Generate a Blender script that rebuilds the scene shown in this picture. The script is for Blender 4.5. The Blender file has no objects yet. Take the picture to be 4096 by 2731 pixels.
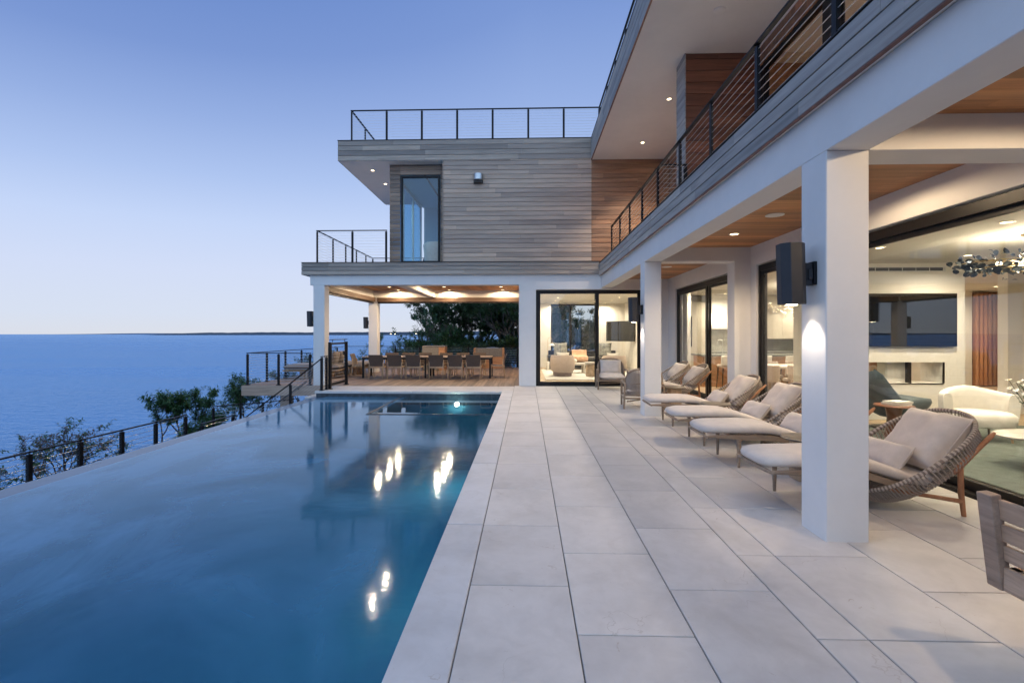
import bpy, bmesh, math, random
from mathutils import Vector, Matrix, noise as mnoise
R = math.radians
rng = random.Random(7)
scene = bpy.context.scene
COL = scene.collection

# ------------------------------------------------------------------ mesh accumulator
class MB:
    def __init__(self):
        self.v = []; self.f = []; self.m = []
        self.mi = 0
    def add(self, vs, fs):
        o = len(self.v)
        self.v.extend([tuple(p) for p in vs])
        self.f.extend([tuple(i + o for i in f) for f in fs])
        self.m.extend([self.mi] * len(fs))
        return self
    def box(self, x0, x1, y0, y1, z0, z1):
        if x0 > x1: x0, x1 = x1, x0
        if y0 > y1: y0, y1 = y1, y0
        if z0 > z1: z0, z1 = z1, z0
        vs = [(x0,y0,z0),(x1,y0,z0),(x1,y1,z0),(x0,y1,z0),(x0,y0,z1),(x1,y0,z1),(x1,y1,z1),(x0,y1,z1)]
        return self.add(vs, [(0,3,2,1),(4,5,6,7),(0,1,5,4),(1,2,6,5),(2,3,7,6),(3,0,4,7)])
    def bar(self, a, b, w, h, up=(0,0,1)):
        """box from a to b, width w across, height h along up"""
        a = Vector(a); b = Vector(b); d = (b - a).normalized(); u = Vector(up)
        s = d.cross(u)
        if s.length < 1e-5: s = d.cross(Vector((1,0,0)))
        s.normalize(); u = s.cross(d).normalized()
        vs = []
        for p in (a, b):
            for i, j in ((-1,-1),(1,-1),(1,1),(-1,1)):
                vs.append(p + s * (i*w/2) + u * (j*h/2))
        return self.add(vs, [(3,2,1,0),(4,5,6,7),(0,1,5,4),(1,2,6,5),(2,3,7,6),(3,0,4,7)])
    def loft(self, rings, cap=True, closed=False):
        n = len(rings[0]); vs = [p for r in rings for p in r]; fs = []
        K = len(rings)
        for k in range(K if closed else K - 1):
            a = k * n; b = ((k + 1) % K) * n
            for i in range(n):
                j = (i + 1) % n
                fs.append((a+i, a+j, b+j, b+i))
        if cap and not closed:
            fs.append(tuple(range(n-1, -1, -1)))
            fs.append(tuple(range((K-1)*n, K*n)))
        return self.add(vs, fs)
    def tube(self, pts, r, n=8, closed=False, cap=True):
        pts = [Vector(p) for p in pts]; K = len(pts)
        rs = r if isinstance(r, (list, tuple)) else [r] * K
        rings = []; ref = None
        for k in range(K):
            if closed: d = pts[(k+1) % K] - pts[k-1]
            else: d = pts[min(k+1, K-1)] - pts[max(k-1, 0)]
            if d.length < 1e-9: d = Vector((0,0,1))
            d.normalize()
            if ref is None:
                ref = Vector((0,0,1)) if abs(d.z) < .9 else Vector((1,0,0))
            s = d.cross(ref)
            if s.length < 1e-6: s = d.cross(Vector((0,1,0)))
            s.normalize(); u = s.cross(d).normalized(); ref = u
            rings.append([pts[k] + (s * math.cos(t) + u * math.sin(t)) * rs[k] for t in [2*math.pi*i/n for i in range(n)]])
        return self.loft(rings, cap=cap, closed=closed)
    def lathe(self, prof, c=(0,0,0), n=24, sx=1, sy=1):
        rings = [[(c[0]+r*sx*math.cos(2*math.pi*i/n), c[1]+r*sy*math.sin(2*math.pi*i/n), c[2]+z) for i in range(n)] for r, z in prof]
        return self.loft(rings)
    def pillow(self, w, h, t, M=None, n=12, seed=0, pinch=.05, wr=.006, pw=4):
        """cushion in local XZ plane (width x, height z), thickness along y"""
        M = M or Matrix.Identity(4)
        grid = {}; vs = []
        def P(u, v, s):
            x = w/2*u*(1 - pinch*(1 - v*v)); z = h/2*v*(1 - pinch*(1 - u*u))
            e = max(0, (1-abs(u)**pw)*(1-abs(v)**pw))
            y = s*t/2*e**.55
            if e > 0:
                q = mnoise.noise(Vector((u*2.1+seed*3.7, v*2.1, s*5+seed)))
                q2 = mnoise.noise(Vector((u*5+seed*1.7+9, v*5, s*3+seed)))
                edge = max(abs(u), abs(v))
                y += s*(q*wr*2 + q2*wr*(.4+1.6*edge**3))*min(1, e*3)
            return M @ Vector((x, y, z))
        idx = {}
        fs = []
        for s in (-1, 1):
            for i in range(n+1):
                for j in range(n+1):
                    u = math.sin((i/n*2-1)*math.pi/2)*.35+(i/n*2-1)*.65; v = math.sin((j/n*2-1)*math.pi/2)*.35+(j/n*2-1)*.65
                    key = (i, j, s if 0 < i < n and 0 < j < n else 0)
                    if key not in idx:
                        idx[key] = len(vs); vs.append(P(u, v, s))
            for i in range(n):
                for j in range(n):
                    ks = [(i,j),(i+1,j),(i+1,j+1),(i,j+1)]
                    q = tuple(idx[(a, b, s if 0 < a < n and 0 < b < n else 0)] for a, b in ks)
                    fs.append(q if s < 0 else q[::-1])
        self.add(vs, fs)
        ring = [(i,0) for i in range(n)] + [(n,j) for j in range(n)] + [(i,n) for i in range(n,0,-1)] + [(0,j) for j in range(n,0,-1)]
        return self.tube([vs[idx[(a,b,0)]] for a, b in ring], .0055, 6, closed=True)
    def build(self, name, mat, parent=None, smooth=False, bevel=0, seg=1, origin=None, up=False):
        me = bpy.data.meshes.new(name)
        off = Vector(origin) if origin is not None else Vector((0,0,0))
        me.from_pydata([(p[0]-off.x, p[1]-off.y, p[2]-off.z) for p in self.v], [], self.f)
        mats = mat if isinstance(mat, (list, tuple)) else [mat]
        for m in mats: me.materials.append(m)
        if len(mats) > 1: me.polygons.foreach_set('material_index', self.m)
        bm = bmesh.new(); bm.from_mesh(me)
        if bevel:
            es = [e for e in bm.edges if len(e.link_faces) == 2 and e.calc_face_angle(0) > .6]
            bmesh.ops.bevel(bm, geom=es, offset=bevel, segments=seg, affect='EDGES', profile=.5, clamp_overlap=True)
        bmesh.ops.recalc_face_normals(bm, faces=bm.faces)
        if up:
            bm.normal_update()
            if sum(f.normal.z*f.calc_area() for f in bm.faces) < 0: bmesh.ops.reverse_faces(bm, faces=bm.faces)
        bm.to_mesh(me); bm.free()
        if smooth:
            me.polygons.foreach_set('use_smooth', [True]*len(me.polygons))
            try: me.set_sharp_from_angle(angle=R(50))
            except Exception: pass
        o = bpy.data.objects.new(name, me); COL.objects.link(o)
        if parent is not None: o.parent = parent
        elif origin is not None: o.location = off
        return o

def tag(o, label=None, cat=None, group=None, kind=None):
    if label: o['label'] = label
    if cat: o['category'] = cat
    if group: o['group'] = group
    if kind: o['kind'] = kind
    return o
def thing(name, label, cat, loc=(0,0,0), rz=0, group=None):
    o = bpy.data.objects.new(name, None); COL.objects.link(o)
    o.empty_display_size = .1
    o.location = loc; o.rotation_euler = (0, 0, rz)
    return tag(o, label, cat, group)
def struct(o): o['kind'] = 'structure'; return o
CH = {}
def copy_tree(o, parent=None):
    c = o.copy(); COL.objects.link(c)
    if parent is not None: c.parent = parent
    for ch in list(o.children): copy_tree(ch, c)
    return c
def dup(root, loc, rz, label, group=None):
    c = copy_tree(root); c.location = loc; c.rotation_euler = (0, 0, rz); c['label'] = label
    if group: c['group'] = group
    return c
def TRS(loc=(0,0,0), rx=0, ry=0, rz=0):
    return Matrix.Translation(Vector(loc)) @ Matrix.Rotation(rz,4,'Z') @ Matrix.Rotation(ry,4,'Y') @ Matrix.Rotation(rx,4,'X')

# ------------------------------------------------------------------ materials
class NT:
    def __init__(self, name):
        self.m = bpy.data.materials.new(name); self.m.use_nodes = True
        self.t = self.m.node_tree; self.t.nodes.clear()
        self.out = self.t.nodes.new('ShaderNodeOutputMaterial')
    def n(self, ty, **k):
        nd = self.t.nodes.new('ShaderNode' + ty)
        for a, b in k.items(): setattr(nd, a, b)
        return nd
    def l(self, a, b): self.t.links.new(a, b)
    def coord(self, scale=(1,1,1), rot=(0,0,0), kind='Object'):
        tc = self.n('TexCoord'); mp = self.n('Mapping')
        mp.inputs['Scale'].default_value = scale; mp.inputs['Rotation'].default_value = rot
        self.l(tc.outputs[kind], mp.inputs['Vector']); return mp.outputs['Vector']
    def noise(self, vec, scale, detail=4, rough=.55, dist=0):
        nd = self.n('TexNoise'); nd.inputs['Scale'].default_value = scale; nd.inputs['Detail'].default_value = detail
        nd.inputs['Roughness'].default_value = rough; nd.inputs['Distortion'].default_value = dist
        if vec is not None: self.l(vec, nd.inputs['Vector'])
        return nd.outputs['Fac']
    def ramp(self, fac, stops, interp='LINEAR'):
        nd = self.n('ValToRGB'); cr = nd.color_ramp; cr.interpolation = interp
        while len(cr.elements) > 1: cr.elements.remove(cr.elements[-1])
        cr.elements[0].position = stops[0][0]; cr.elements[0].color = tuple(stops[0][1]) + (1,)
        for p, c in stops[1:]:
            e = cr.elements.new(p); e.color = tuple(c) + (1,)
        self.l(fac, nd.inputs['Fac']); return nd.outputs['Color']
    def mix(self, fac, a, b, mode='MIX'):
        nd = self.n('MixRGB', blend_type=mode)
        for s, x in ((0, fac), (1, a), (2, b)):
            if isinstance(x, (int, float)): nd.inputs[s].default_value = x
            elif isinstance(x, (tuple, list)): nd.inputs[s].default_value = tuple(x) + (1,)
            else: self.l(x, nd.inputs[s])
        return nd.outputs[0]
    def math(self, op, a, b=None):
        nd = self.n('Math', operation=op)
        for s, x in ((0, a), (1, b)):
            if x is None: continue
            if isinstance(x, (int, float)): nd.inputs[s].default_value = x
            else: self.l(x, nd.inputs[s])
        return nd.outputs[0]
    def bump(self, h, strength=.3, dist=.01):
        nd = self.n('Bump'); nd.inputs['Strength'].default_value = strength; nd.inputs['Distance'].default_value = dist
        self.l(h, nd.inputs['Height']); return nd.outputs['Normal']
    def pbr(self, color, rough=.6, metal=0, normal=None, spec=None, sheen=0, trans=0):
        b = self.n('BsdfPrincipled')
        if isinstance(color, (tuple, list)): b.inputs['Base Color'].default_value = tuple(color) + (1,)
        else: self.l(color, b.inputs['Base Color'])
        if isinstance(rough, (int, float)): b.inputs['Roughness'].default_value = rough
        else: self.l(rough, b.inputs['Roughness'])
        b.inputs['Metallic'].default_value = metal
        if spec is not None: b.inputs['Specular IOR Level'].default_value = spec
        if sheen: b.inputs['Sheen Weight'].default_value = sheen
        if normal is not None: self.l(normal, b.inputs['Normal'])
        self.l(b.outputs[0], self.out.inputs['Surface']); return b
    def fresnel(self, ior, normal=None):
        # thin sheets let the ray go straight through, so both sides use the outside index
        fr = self.n('Fresnel'); bf = self.n('NewGeometry').outputs['Backfacing']
        self.l(self.math('ADD', self.math('MULTIPLY', bf, 1/ior-ior), ior), fr.inputs['IOR'])
        if normal is not None: self.l(normal, fr.inputs['Normal'])
        return fr
    def island(self):
        return self.n('NewGeometry').outputs['Random Per Island']
    def objrand(self):
        return self.n('ObjectInfo').outputs['Random']

def m_plain(name, c, rough=.6, metal=0, var=.08, scale=6, bump=0, bscale=60, spec=None, sheen=0):
    t = NT(name); v = t.coord()
    f = t.noise(v, scale, 3)
    lo = tuple(x*(1-var) for x in c); hi = tuple(min(1, x*(1+var)) for x in c)
    col = t.ramp(f, [(.3, lo), (.7, hi)])
    nm = t.bump(t.noise(v, bscale, 3), bump, .004) if bump else None
    t.pbr(col, rough, metal, nm, spec, sheen); return t.m

def m_wood(name, cols, grain=(1,1,1), rough=.6, island=True, bump=.12, sc=1.0, dark=.35):
    """wood with long grain; `grain` scales squash noise along the grain axis"""
    t = NT(name); tc = t.n('TexCoord'); mp = t.n('Mapping'); mp.inputs['Scale'].default_value = grain
    if island:
        isl = t.island(); cmb = t.n('CombineXYZ')
        for i in range(3): t.l(t.math('MULTIPLY', isl, 37.0+11*i), cmb.inputs[i])
        ad = t.n('VectorMath', operation='ADD'); t.l(tc.outputs['Object'], ad.inputs[0]); t.l(cmb.outputs[0], ad.inputs[1])
        t.l(ad.outputs[0], mp.inputs['Vector'])
    else:
        t.l(tc.outputs['Object'], mp.inputs['Vector'])
    v = mp.outputs['Vector']
    g = t.noise(v, 14*sc, 6, .65, .6); g2 = t.noise(v, 3*sc, 3, .5, 1.2)
    base = t.ramp(g2, [(.25, cols[0]), (.5, cols[1]), (.75, cols[2])])
    fine = t.ramp(g, [(.3, (1-dark,)*3), (.62, (1.05,)*3)])
    c = t.mix(1, base, fine, 'MULTIPLY')
    if island:
        tone = t.ramp(isl, [(0, (.72,.72,.74)), (.35, (.92,.9,.9)), (.7, (1.08,1.04,1.0)), (1, (1.3,1.22,1.14))])
        c = t.mix(1, c, tone, 'MULTIPLY')
    t.pbr(c, rough, 0, t.bump(g, bump, .004)); return t.m

def m_fabric(name, c, var=.07, rough=.9):
    t = NT(name); v = t.coord()
    w1 = t.n('TexWave', wave_type='BANDS', bands_direction='X'); w1.inputs['Scale'].default_value = 260; w1.inputs['Distortion'].default_value = 1.5
    w2 = t.n('TexWave', wave_type='BANDS', bands_direction='Z'); w2.inputs['Scale'].default_value = 260; w2.inputs['Distortion'].default_value = 1.5
    t.l(v, w1.inputs['Vector']); t.l(v, w2.inputs['Vector'])
    f = t.noise(v, 9, 4); fl = t.noise(v, 180, 2)
    col = t.ramp(f, [(.3, tuple(x*(1-var) for x in c)), (.7, tuple(x*(1+var) for x in c))])
    col = t.mix(.35, col, t.ramp(fl, [(.3, (.78,)*3), (.7, (1.1,)*3)]), 'MULTIPLY')
    h = t.math('ADD', w1.outputs['Fac'], w2.outputs['Fac'])
    nm = t.bump(h, .12, .001)
    nz = t.noise(v, 7, 3, .6)
    b2 = t.n('Bump'); b2.inputs['Strength'].default_value = .25; b2.inputs['Distance'].default_value = .02
    t.l(nz, b2.inputs['Height']); t.l(nm, b2.inputs['Normal'])
    t.pbr(col, rough, 0, b2.outputs['Normal'], .2, .25); return t.m

def m_emit(name, c, s):
    t = NT(name); e = t.n('Emission'); e.inputs['Color'].default_value = tuple(c) + (1,); e.inputs['Strength'].default_value = s
    t.l(e.outputs[0], t.out.inputs['Surface']); return t.m

def m_glass(name, tint=(.96,.98,.97), rough=0.0, boost=1.0):
    t = NT(name)
    tr = t.n('BsdfTransparent'); tr.inputs['Color'].default_value = tuple(tint) + (1,)
    gl = t.n('BsdfGlossy'); gl.inputs['Roughness'].default_value = rough; gl.inputs['Color'].default_value = (.9,.94,1,1)
    fr = t.fresnel(1.5)
    mx = t.n('MixShader')
    t.l(t.math('MINIMUM', t.math('MULTIPLY', fr.outputs[0], boost), 1.0), mx.inputs[0])
    t.l(tr.outputs[0], mx.inputs[1]); t.l(gl.outputs[0], mx.inputs[2])
    t.l(mx.outputs[0], t.out.inputs['Surface']); return t.m

M = {}
# painted stucco
def m_stucco(name, c):
    t = NT(name); v = t.coord()
    f = t.noise(v, .9, 6, .68); g = t.noise(v, 120, 3, .6); g2 = t.noise(v, 22, 3)
    col = t.ramp(f, [(.25, tuple(x*.91 for x in c)), (.75, tuple(min(1,x*1.03) for x in c))])
    h = t.math('ADD', t.math('MULTIPLY', g, .6), g2)
    t.pbr(col, .82, 0, t.bump(h, .16, .004), .25); return t.m
M['stucco'] = m_stucco('stucco_white', (.76,.745,.725))
M['soffit'] = m_stucco('soffit_paint', (.80,.765,.72))
M['inner_wall'] = m_stucco('interior_plaster', (.86,.82,.74))
M['inner_ceiling'] = m_stucco('interior_ceiling', (.84,.81,.75))
# limestone pavers
def m_stone(name, c):
    t = NT(name); isl = t.island(); tc = t.n('TexCoord'); cmb = t.n('CombineXYZ')
    for i in range(3): t.l(t.math('MULTIPLY', isl, 23.0+7*i), cmb.inputs[i])
    ad = t.n('VectorMath', operation='ADD'); t.l(tc.outputs['Object'], ad.inputs[0]); t.l(cmb.outputs[0], ad.inputs[1]); v = ad.outputs[0]
    a = t.noise(v, 1.6, 6, .62, .4); b = t.noise(v, 7, 5, .6, .8); g = t.noise(v, 90, 3)
    col = t.ramp(a, [(.28, tuple(x*.82 for x in c)), (.55, c), (.8, tuple(min(1,x*1.07) for x in c))])
    col = t.mix(.5, col, t.ramp(b, [(.3, (.88,.86,.84)), (.6, (1.04,1.03,1.02))]), 'MULTIPLY')
    tone = t.ramp(isl, [(0, (.90,.90,.91)), (.45, (.985,.98,.975)), (1, (1.07,1.055,1.035))])
    col = t.mix(1, col, tone, 'MULTIPLY')
    # warm rust specks and hairline veins
    vo = t.n('TexVoronoi', feature='DISTANCE_TO_EDGE'); vo.inputs['Scale'].default_value = 1.1
    wv = t.n('VectorMath', operation='ADD'); nn = t.n('TexNoise'); nn.inputs['Scale'].default_value = 2.5; nn.inputs['Detail'].default_value = 5
    t.l(v, nn.inputs['Vector']); t.l(v, wv.inputs[0]); t.l(nn.outputs['Color'], wv.inputs[1]); t.l(wv.outputs[0], vo.inputs['Vector'])
    vein = t.math('MULTIPLY', t.math('LESS_THAN', vo.outputs['Distance'], .0035), t.math('GREATER_THAN', t.noise(v, 1.9, 2), .56))
    col = t.mix(t.math('MULTIPLY', vein, .45), col, (.42,.36,.31))
    sp = t.math('GREATER_THAN', t.noise(v, 16, 4, .65, 1.5), .70)
    col = t.mix(t.math('MULTIPLY', sp, .5), col, (.36,.26,.19))
    st = t.ramp(t.noise(v, 2.3, 5, .7, 1.0), [(.56, (0,0,0)), (.74, (1,1,1))]); col = t.mix(t.math('MULTIPLY', st, .30), col, (.47,.40,.34))
    wear = t.math('GREATER_THAN', t.noise(v, 3.2, 4, .6), .63)
    rr = t.ramp(b, [(.2, (.42,)*3), (.8, (.62,)*3)])
    t.pbr(col, rr, 0, t.bump(t.math('ADD', t.math('MULTIPLY', g, .3), b), .08, .004), .4); return t.m
M['stone'] = m_stone('limestone_paver', (.605,.57,.54))
M['coping'] = m_stone('limestone_coping', (.61,.60,.595))
M['grout'] = m_plain('dark_grout', (.20,.18,.16), .9, var=.2, scale=20)
# weathered timber claddings: grain runs along X, or along Y
def gx(c, **k): return m_wood(*c, grain=(.06,1,1.6), **k)
M['clad_x'] = m_wood('weathered_cladding', [(.43,.335,.265),(.50,.395,.315),(.56,.45,.365)], (.09,1,1.3), .7, True, .2, dark=.22)
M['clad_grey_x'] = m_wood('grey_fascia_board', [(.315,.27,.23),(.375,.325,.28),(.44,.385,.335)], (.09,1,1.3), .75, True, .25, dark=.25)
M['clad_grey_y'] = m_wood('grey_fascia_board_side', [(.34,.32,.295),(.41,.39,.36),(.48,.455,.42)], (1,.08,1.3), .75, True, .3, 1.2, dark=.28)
M['clad_fresh_x'] = m_wood('sheltered_cladding', [(.24,.125,.07),(.34,.19,.11),(.43,.265,.165)], (.09,1,1.3), .5, True, .12)
M['clad_dark_x'] = m_wood('mahogany_cladding', [(.15,.055,.028),(.21,.08,.042),(.27,.11,.06)], (.09,1,1.3), .42, True, .1)
M['clad_recess'] = m_wood('brown_recess_cladding', [(.22,.15,.11),(.30,.22,.165),(.36,.27,.21)], (.09,1,1.3), .65, True, .15)
M['ceil_wood'] = m_wood('cedar_ceiling_boards', [(.34,.155,.062),(.44,.21,.088),(.52,.28,.13)], (1,.06,1), .5, True, .06)
M['ceil_wood_x'] = m_wood('cedar_ceiling_boards_wing', [(.34,.155,.062),(.44,.21,.088),(.52,.28,.13)], (.06,1,1), .5, True, .06)
M['deck'] = m_wood('ipe_deck_board', [(.20,.14,.10),(.28,.205,.15),(.36,.27,.205)], (1,.06,1), .6, True, .15)
M['beam_wood'] = m_wood('weathered_rim_beam', [(.33,.25,.19),(.42,.32,.25),(.48,.38,.30)], (.08,1,1), .7, True, .15)
M['teak'] = m_wood('silvered_teak', [(.25,.175,.12),(.33,.24,.17),(.40,.30,.22)], (.15,1,1), .6, False, .1, 2)
M['teak_fresh'] = m_wood('oiled_teak', [(.30,.125,.055),(.40,.18,.085),(.47,.23,.12)], (1,1,.15), .5, False, .08, 2)
M['teak_light'] = m_wood('pale_teak', [(.42,.27,.15),(.52,.35,.21),(.58,.41,.26)], (1,1,.12), .55, False, .08, 2)
M['teak_sofa'] = m_wood('weathered_sofa_teak', [(.34,.225,.15),(.44,.30,.205),(.53,.38,.275)], (1,.1,1), .65, True, .2, 2)
M['oak'] = m_wood('oak_floor', [(.46,.34,.21),(.55,.42,.27),(.62,.49,.33)], (1,.08,1), .4, True, .04)
M['orange_wood'] = m_wood('cherry_veneer', [(.42,.20,.085),(.50,.25,.115),(.56,.30,.15)], (.12,1,1), .4, False, .03)
M['slat_wood'] = m_wood('mahogany_slat', [(.40,.19,.10),(.48,.24,.13),(.55,.30,.17)], (1,1,.08), .45, True, .05)
M['brown_paint'] = m_plain('bronze_screen_box', (.095,.056,.034), .5, var=.05)
M['black'] = m_plain('black_metal', (.009,.009,.011), .5, 0, .2, 12, .04, 200, spec=.22)
M['frame'] = m_plain('dark_bronze_frame', (.012,.010,.009), .42, 0, .15, 10, .03, 150, spec=.3)
M['sconce'] = m_plain('black_sconce_paint', (.022,.022,.026), .5, 0, .15, 10, .1, 220)
M['cable'] = m_plain('steel_cable', (.55,.55,.56), .3, .9, .05)
M['steel'] = m_plain('brushed_steel', (.55,.55,.54), .28, 1, .06)
M['fabric'] = m_fabric('beige_outdoor_fabric', (.64,.565,.50))
M['fabric_grey'] = m_fabric('grey_outdoor_fabric', (.20,.19,.185))
M['fabric_taupe'] = m_fabric('taupe_cushion_fabric', (.20,.17,.15))
M['mesh_brown'] = m_fabric('brown_sling_mesh', (.115,.085,.068))
M['boucle'] = m_fabric('white_boucle', (.86,.81,.72), .05)
M['barrel'] = m_fabric('blush_velvet', (.56,.45,.37), .05)
M['sofa_dark'] = m_fabric('charcoal_upholstery', (.035,.037,.04))
M['blue_wool'] = m_fabric('slate_wool', (.075,.105,.12))
M['cream'] = m_fabric('cream_linen', (.80,.76,.68), .05)
M['grey_pat'] = m_fabric('grey_marbled_linen', (.22,.22,.20), .5)
M['throw'] = m_fabric('peach_throw', (.66,.42,.28), .12)
M['rug_white'] = m_fabric('white_shag_rug', (.74,.72,.66), .06)
M['rug_green'] = m_fabric('sage_rug', (.105,.13,.108), .3)
def m_rope():
    t = NT('taupe_rope'); v = t.coord()
    w = t.n('TexWave', wave_type='BANDS', bands_direction='DIAGONAL'); w.inputs['Scale'].default_value = 70; w.inputs['Distortion'].default_value = .6
    t.l(v, w.inputs['Vector'])
    c = t.ramp(w.outputs['Fac'], [(.2, (.27,.22,.185)), (.8, (.44,.375,.32))])
    t.pbr(c, .85, 0, t.bump(w.outputs['Fac'], .4, .003)); return t.m
M['rope'] = m_rope()
M['rim'] = m_plain('rim_rope_dark', (.17,.135,.115), .85, 0, .2, 40)
M['rim_light'] = m_plain('rim_rope_light', (.42,.36,.31), .85, 0, .15, 40)
M['skylit_blue_paint'] = m_stucco('skylit_blue_paint', (.22,.46,.62))  # the sky's blue light is painted into the bedroom walls and ceiling
M['concrete'] = m_plain('grey_concrete', (.20,.185,.165), .8, 0, .25, 30, .15, 90)
M['tabletop'] = m_plain('bronze_tabletop', (.17,.145,.115), .45, 0, .15, 20)
M['pool_tile'] = m_plain('slate_pool_tile', (.030,.042,.052), .25, 0, .5, 7, .05, 40)
M['screen'] = m_plain('dark_screen', (.006,.007,.008), .03, 0, .02)
M['white_stone'] = m_plain('pale_stone', (.62,.58,.52), .4, 0, .12, 8)
M['travertine'] = m_plain('banded_stone', (.46,.34,.23), .45, 0, .4, 9)
M['backsplash'] = m_plain('grey_slab_backsplash', (.13,.14,.13), .3, 0, .35, 3)
M['backsplash_light'] = m_plain('cream_slab', (.36,.35,.30), .35, 0, .3, 4)
M['cabinet'] = m_plain('cream_cabinet', (.52,.48,.40), .5, 0, .03)
M['white_cab'] = m_plain('white_cabinet', (.82,.80,.75), .5, 0, .02)
M['grille'] = m_plain('dark_grille', (.05,.05,.05), .6)
M['brass'] = m_plain('aged_brass', (.62,.47,.25), .3, 1, .1)
M['clear'] = m_glass('clear_glass')
M['blue_glass'] = m_glass('sky_tinted_glass', (.42,.70,.90), 0, .8)  # blue of the sea and sky outside put into the pane's tint
M['glass'] = m_glass('window_glass', (.95,.965,.95), 0, 1.05)
M['bubble'] = m_glass('bubble_glass', (.97,.96,.94), 0, 2.5)
M['green_glass'] = m_glass('green_glass', (.45,.62,.48), 0, 1.2)
M['lamp_warm'] = m_emit('lamp_glow_warm', (1,.80,.52), 22)
M['lamp_hot'] = m_emit('lamp_glow_hot', (1,.78,.46), 10)
M['lamp_soft'] = m_emit('lamp_tube_glow', (1,.88,.68), 9)
M['lamp_pool'] = m_emit('pool_lamp_glow', (.90,1,.86), 60)
M['trim_white'] = m_plain('white_trim', (.75,.73,.70), .4, 0, .02)
# ------------------------------------------------------------------ camera
cam = bpy.data.cameras.new('camera'); camo = bpy.data.objects.new('camera', cam); COL.objects.link(camo)
camo.location = (0, 0, 1.55); camo.rotation_euler = (R(90), 0, math.atan(32/1090))
cam.sensor_width = 36; cam.lens = 36*1090/2352; cam.shift_y = -17/2352
cam.clip_start = .05; cam.clip_end = 60000
scene.camera = camo

# ------------------------------------------------------------------ dusk sky
SUN_EL, SUN_AZ = R(1.5), R(200)     # last light comes from behind the viewer
w = bpy.data.worlds.new("World"); scene.world = w; w.use_nodes = True
nt = w.node_tree; nt.nodes.clear()
N = nt.nodes.new; L = nt.links.new
out = N('ShaderNodeOutputWorld'); bg = N('ShaderNodeBackground'); L(bg.outputs[0], out.inputs[0])
sky = N('ShaderNodeTexSky'); sky.sky_type = 'NISHITA'; sky.sun_disc = False
sky.sun_elevation = SUN_EL; sky.sun_rotation = SUN_AZ; sky.dust_density = 1.0; sky.ozone_density = 3.0
tc = N('ShaderNodeTexCoord'); sep = N('ShaderNodeSeparateXYZ'); L(tc.outputs['Generated'], sep.inputs[0])
ramp = N('ShaderNodeValToRGB'); cr = ramp.color_ramp
def s2l(c): return tuple(((x/255)/12.92 if x/255 <= .04045 else ((x/255+.055)/1.055)**2.4) for x in c)
stops = [(0, (214,218,228)), (.035, (210,219,236)), (.12, (205,216,241)), (.22, (192,209,242)), (.32, (170,192,234)), (.44, (146,171,221)), (.57, (121,149,207)), (.75, (100,132,196)), (1, (90,122,190))]
while len(cr.elements) > 1: cr.elements.remove(cr.elements[-1])
cr.elements[0].position = 0; cr.elements[0].color = s2l(stops[0][1]) + (1,)
for p, c in stops[1:]:
    e = cr.elements.new(p); e.color = s2l(c) + (1,)
# the seaward sky is a deeper blue: its gradient climbs faster towards -x
lx = N('ShaderNodeMath'); lx.operation = 'MULTIPLY'; lx.use_clamp = True; lx.inputs[1].default_value = -1; L(sep.outputs['X'], lx.inputs[0])
lxz = N('ShaderNodeMath'); lxz.operation = 'MULTIPLY'; L(lx.outputs[0], lxz.inputs[0]); L(sep.outputs['Z'], lxz.inputs[1])
l1 = N('ShaderNodeMath'); l1.operation = 'MULTIPLY_ADD'; l1.inputs[1].default_value = 1.15; l1.inputs[2].default_value = 1.0; L(lxz.outputs[0], l1.inputs[0])
lz = N('ShaderNodeMath'); lz.operation = 'MULTIPLY'; L(sep.outputs['Z'], lz.inputs[0]); L(l1.outputs[0], lz.inputs[1])
L(lz.outputs[0], ramp.inputs[0])
# unseen sky behind and above the viewer, brightened blue to light the terrace
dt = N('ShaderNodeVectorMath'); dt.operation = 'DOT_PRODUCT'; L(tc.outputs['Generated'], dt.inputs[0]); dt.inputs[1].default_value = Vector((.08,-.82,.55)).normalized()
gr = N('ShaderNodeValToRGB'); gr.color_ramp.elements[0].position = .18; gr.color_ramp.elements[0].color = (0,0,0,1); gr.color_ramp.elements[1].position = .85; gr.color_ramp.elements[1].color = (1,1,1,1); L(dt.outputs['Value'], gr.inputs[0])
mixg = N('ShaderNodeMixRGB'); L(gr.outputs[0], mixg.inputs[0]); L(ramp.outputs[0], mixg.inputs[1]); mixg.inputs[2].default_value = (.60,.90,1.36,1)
# a share of the physical sky keeps its own drift of colour round the horizon
sc = N('ShaderNodeMixRGB'); sc.blend_type = 'MULTIPLY'; sc.inputs[0].default_value = 1; sc.inputs[2].default_value = (.1,.1,.1,1); L(sky.outputs[0], sc.inputs[1])
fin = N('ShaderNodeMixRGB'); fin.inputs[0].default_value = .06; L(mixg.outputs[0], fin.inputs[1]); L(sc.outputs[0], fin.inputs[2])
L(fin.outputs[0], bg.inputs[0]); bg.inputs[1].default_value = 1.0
sl = bpy.data.lights.new('sun', 'SUN'); sl.energy = .06; sl.angle = R(40); sl.color = (1,.74,.66)
so = bpy.data.objects.new('sun', sl); COL.objects.link(so)
so.rotation_euler = (R(78), 0, R(-20))    # low, from behind the viewer

scene.view_settings.view_transform = 'Standard'; scene.view_settings.look = 'None'
scene.view_settings.exposure = .17; scene.view_settings.gamma = 1
cy = scene.cycles
cy.use_denoising = True; cy.max_bounces = 9; cy.diffuse_bounces = 4; cy.glossy_bounces = 4; cy.transmission_bounces = 4
cy.transparent_max_bounces = 24; cy.sample_clamp_indirect = 4; cy.sample_clamp_direct = 0; cy.caustics_reflective = False; cy.caustics_refractive = False
cy.use_adaptive_sampling = True; cy.adaptive_threshold = .015
try: cy.use_light_tree = True
except Exception: pass

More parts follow.
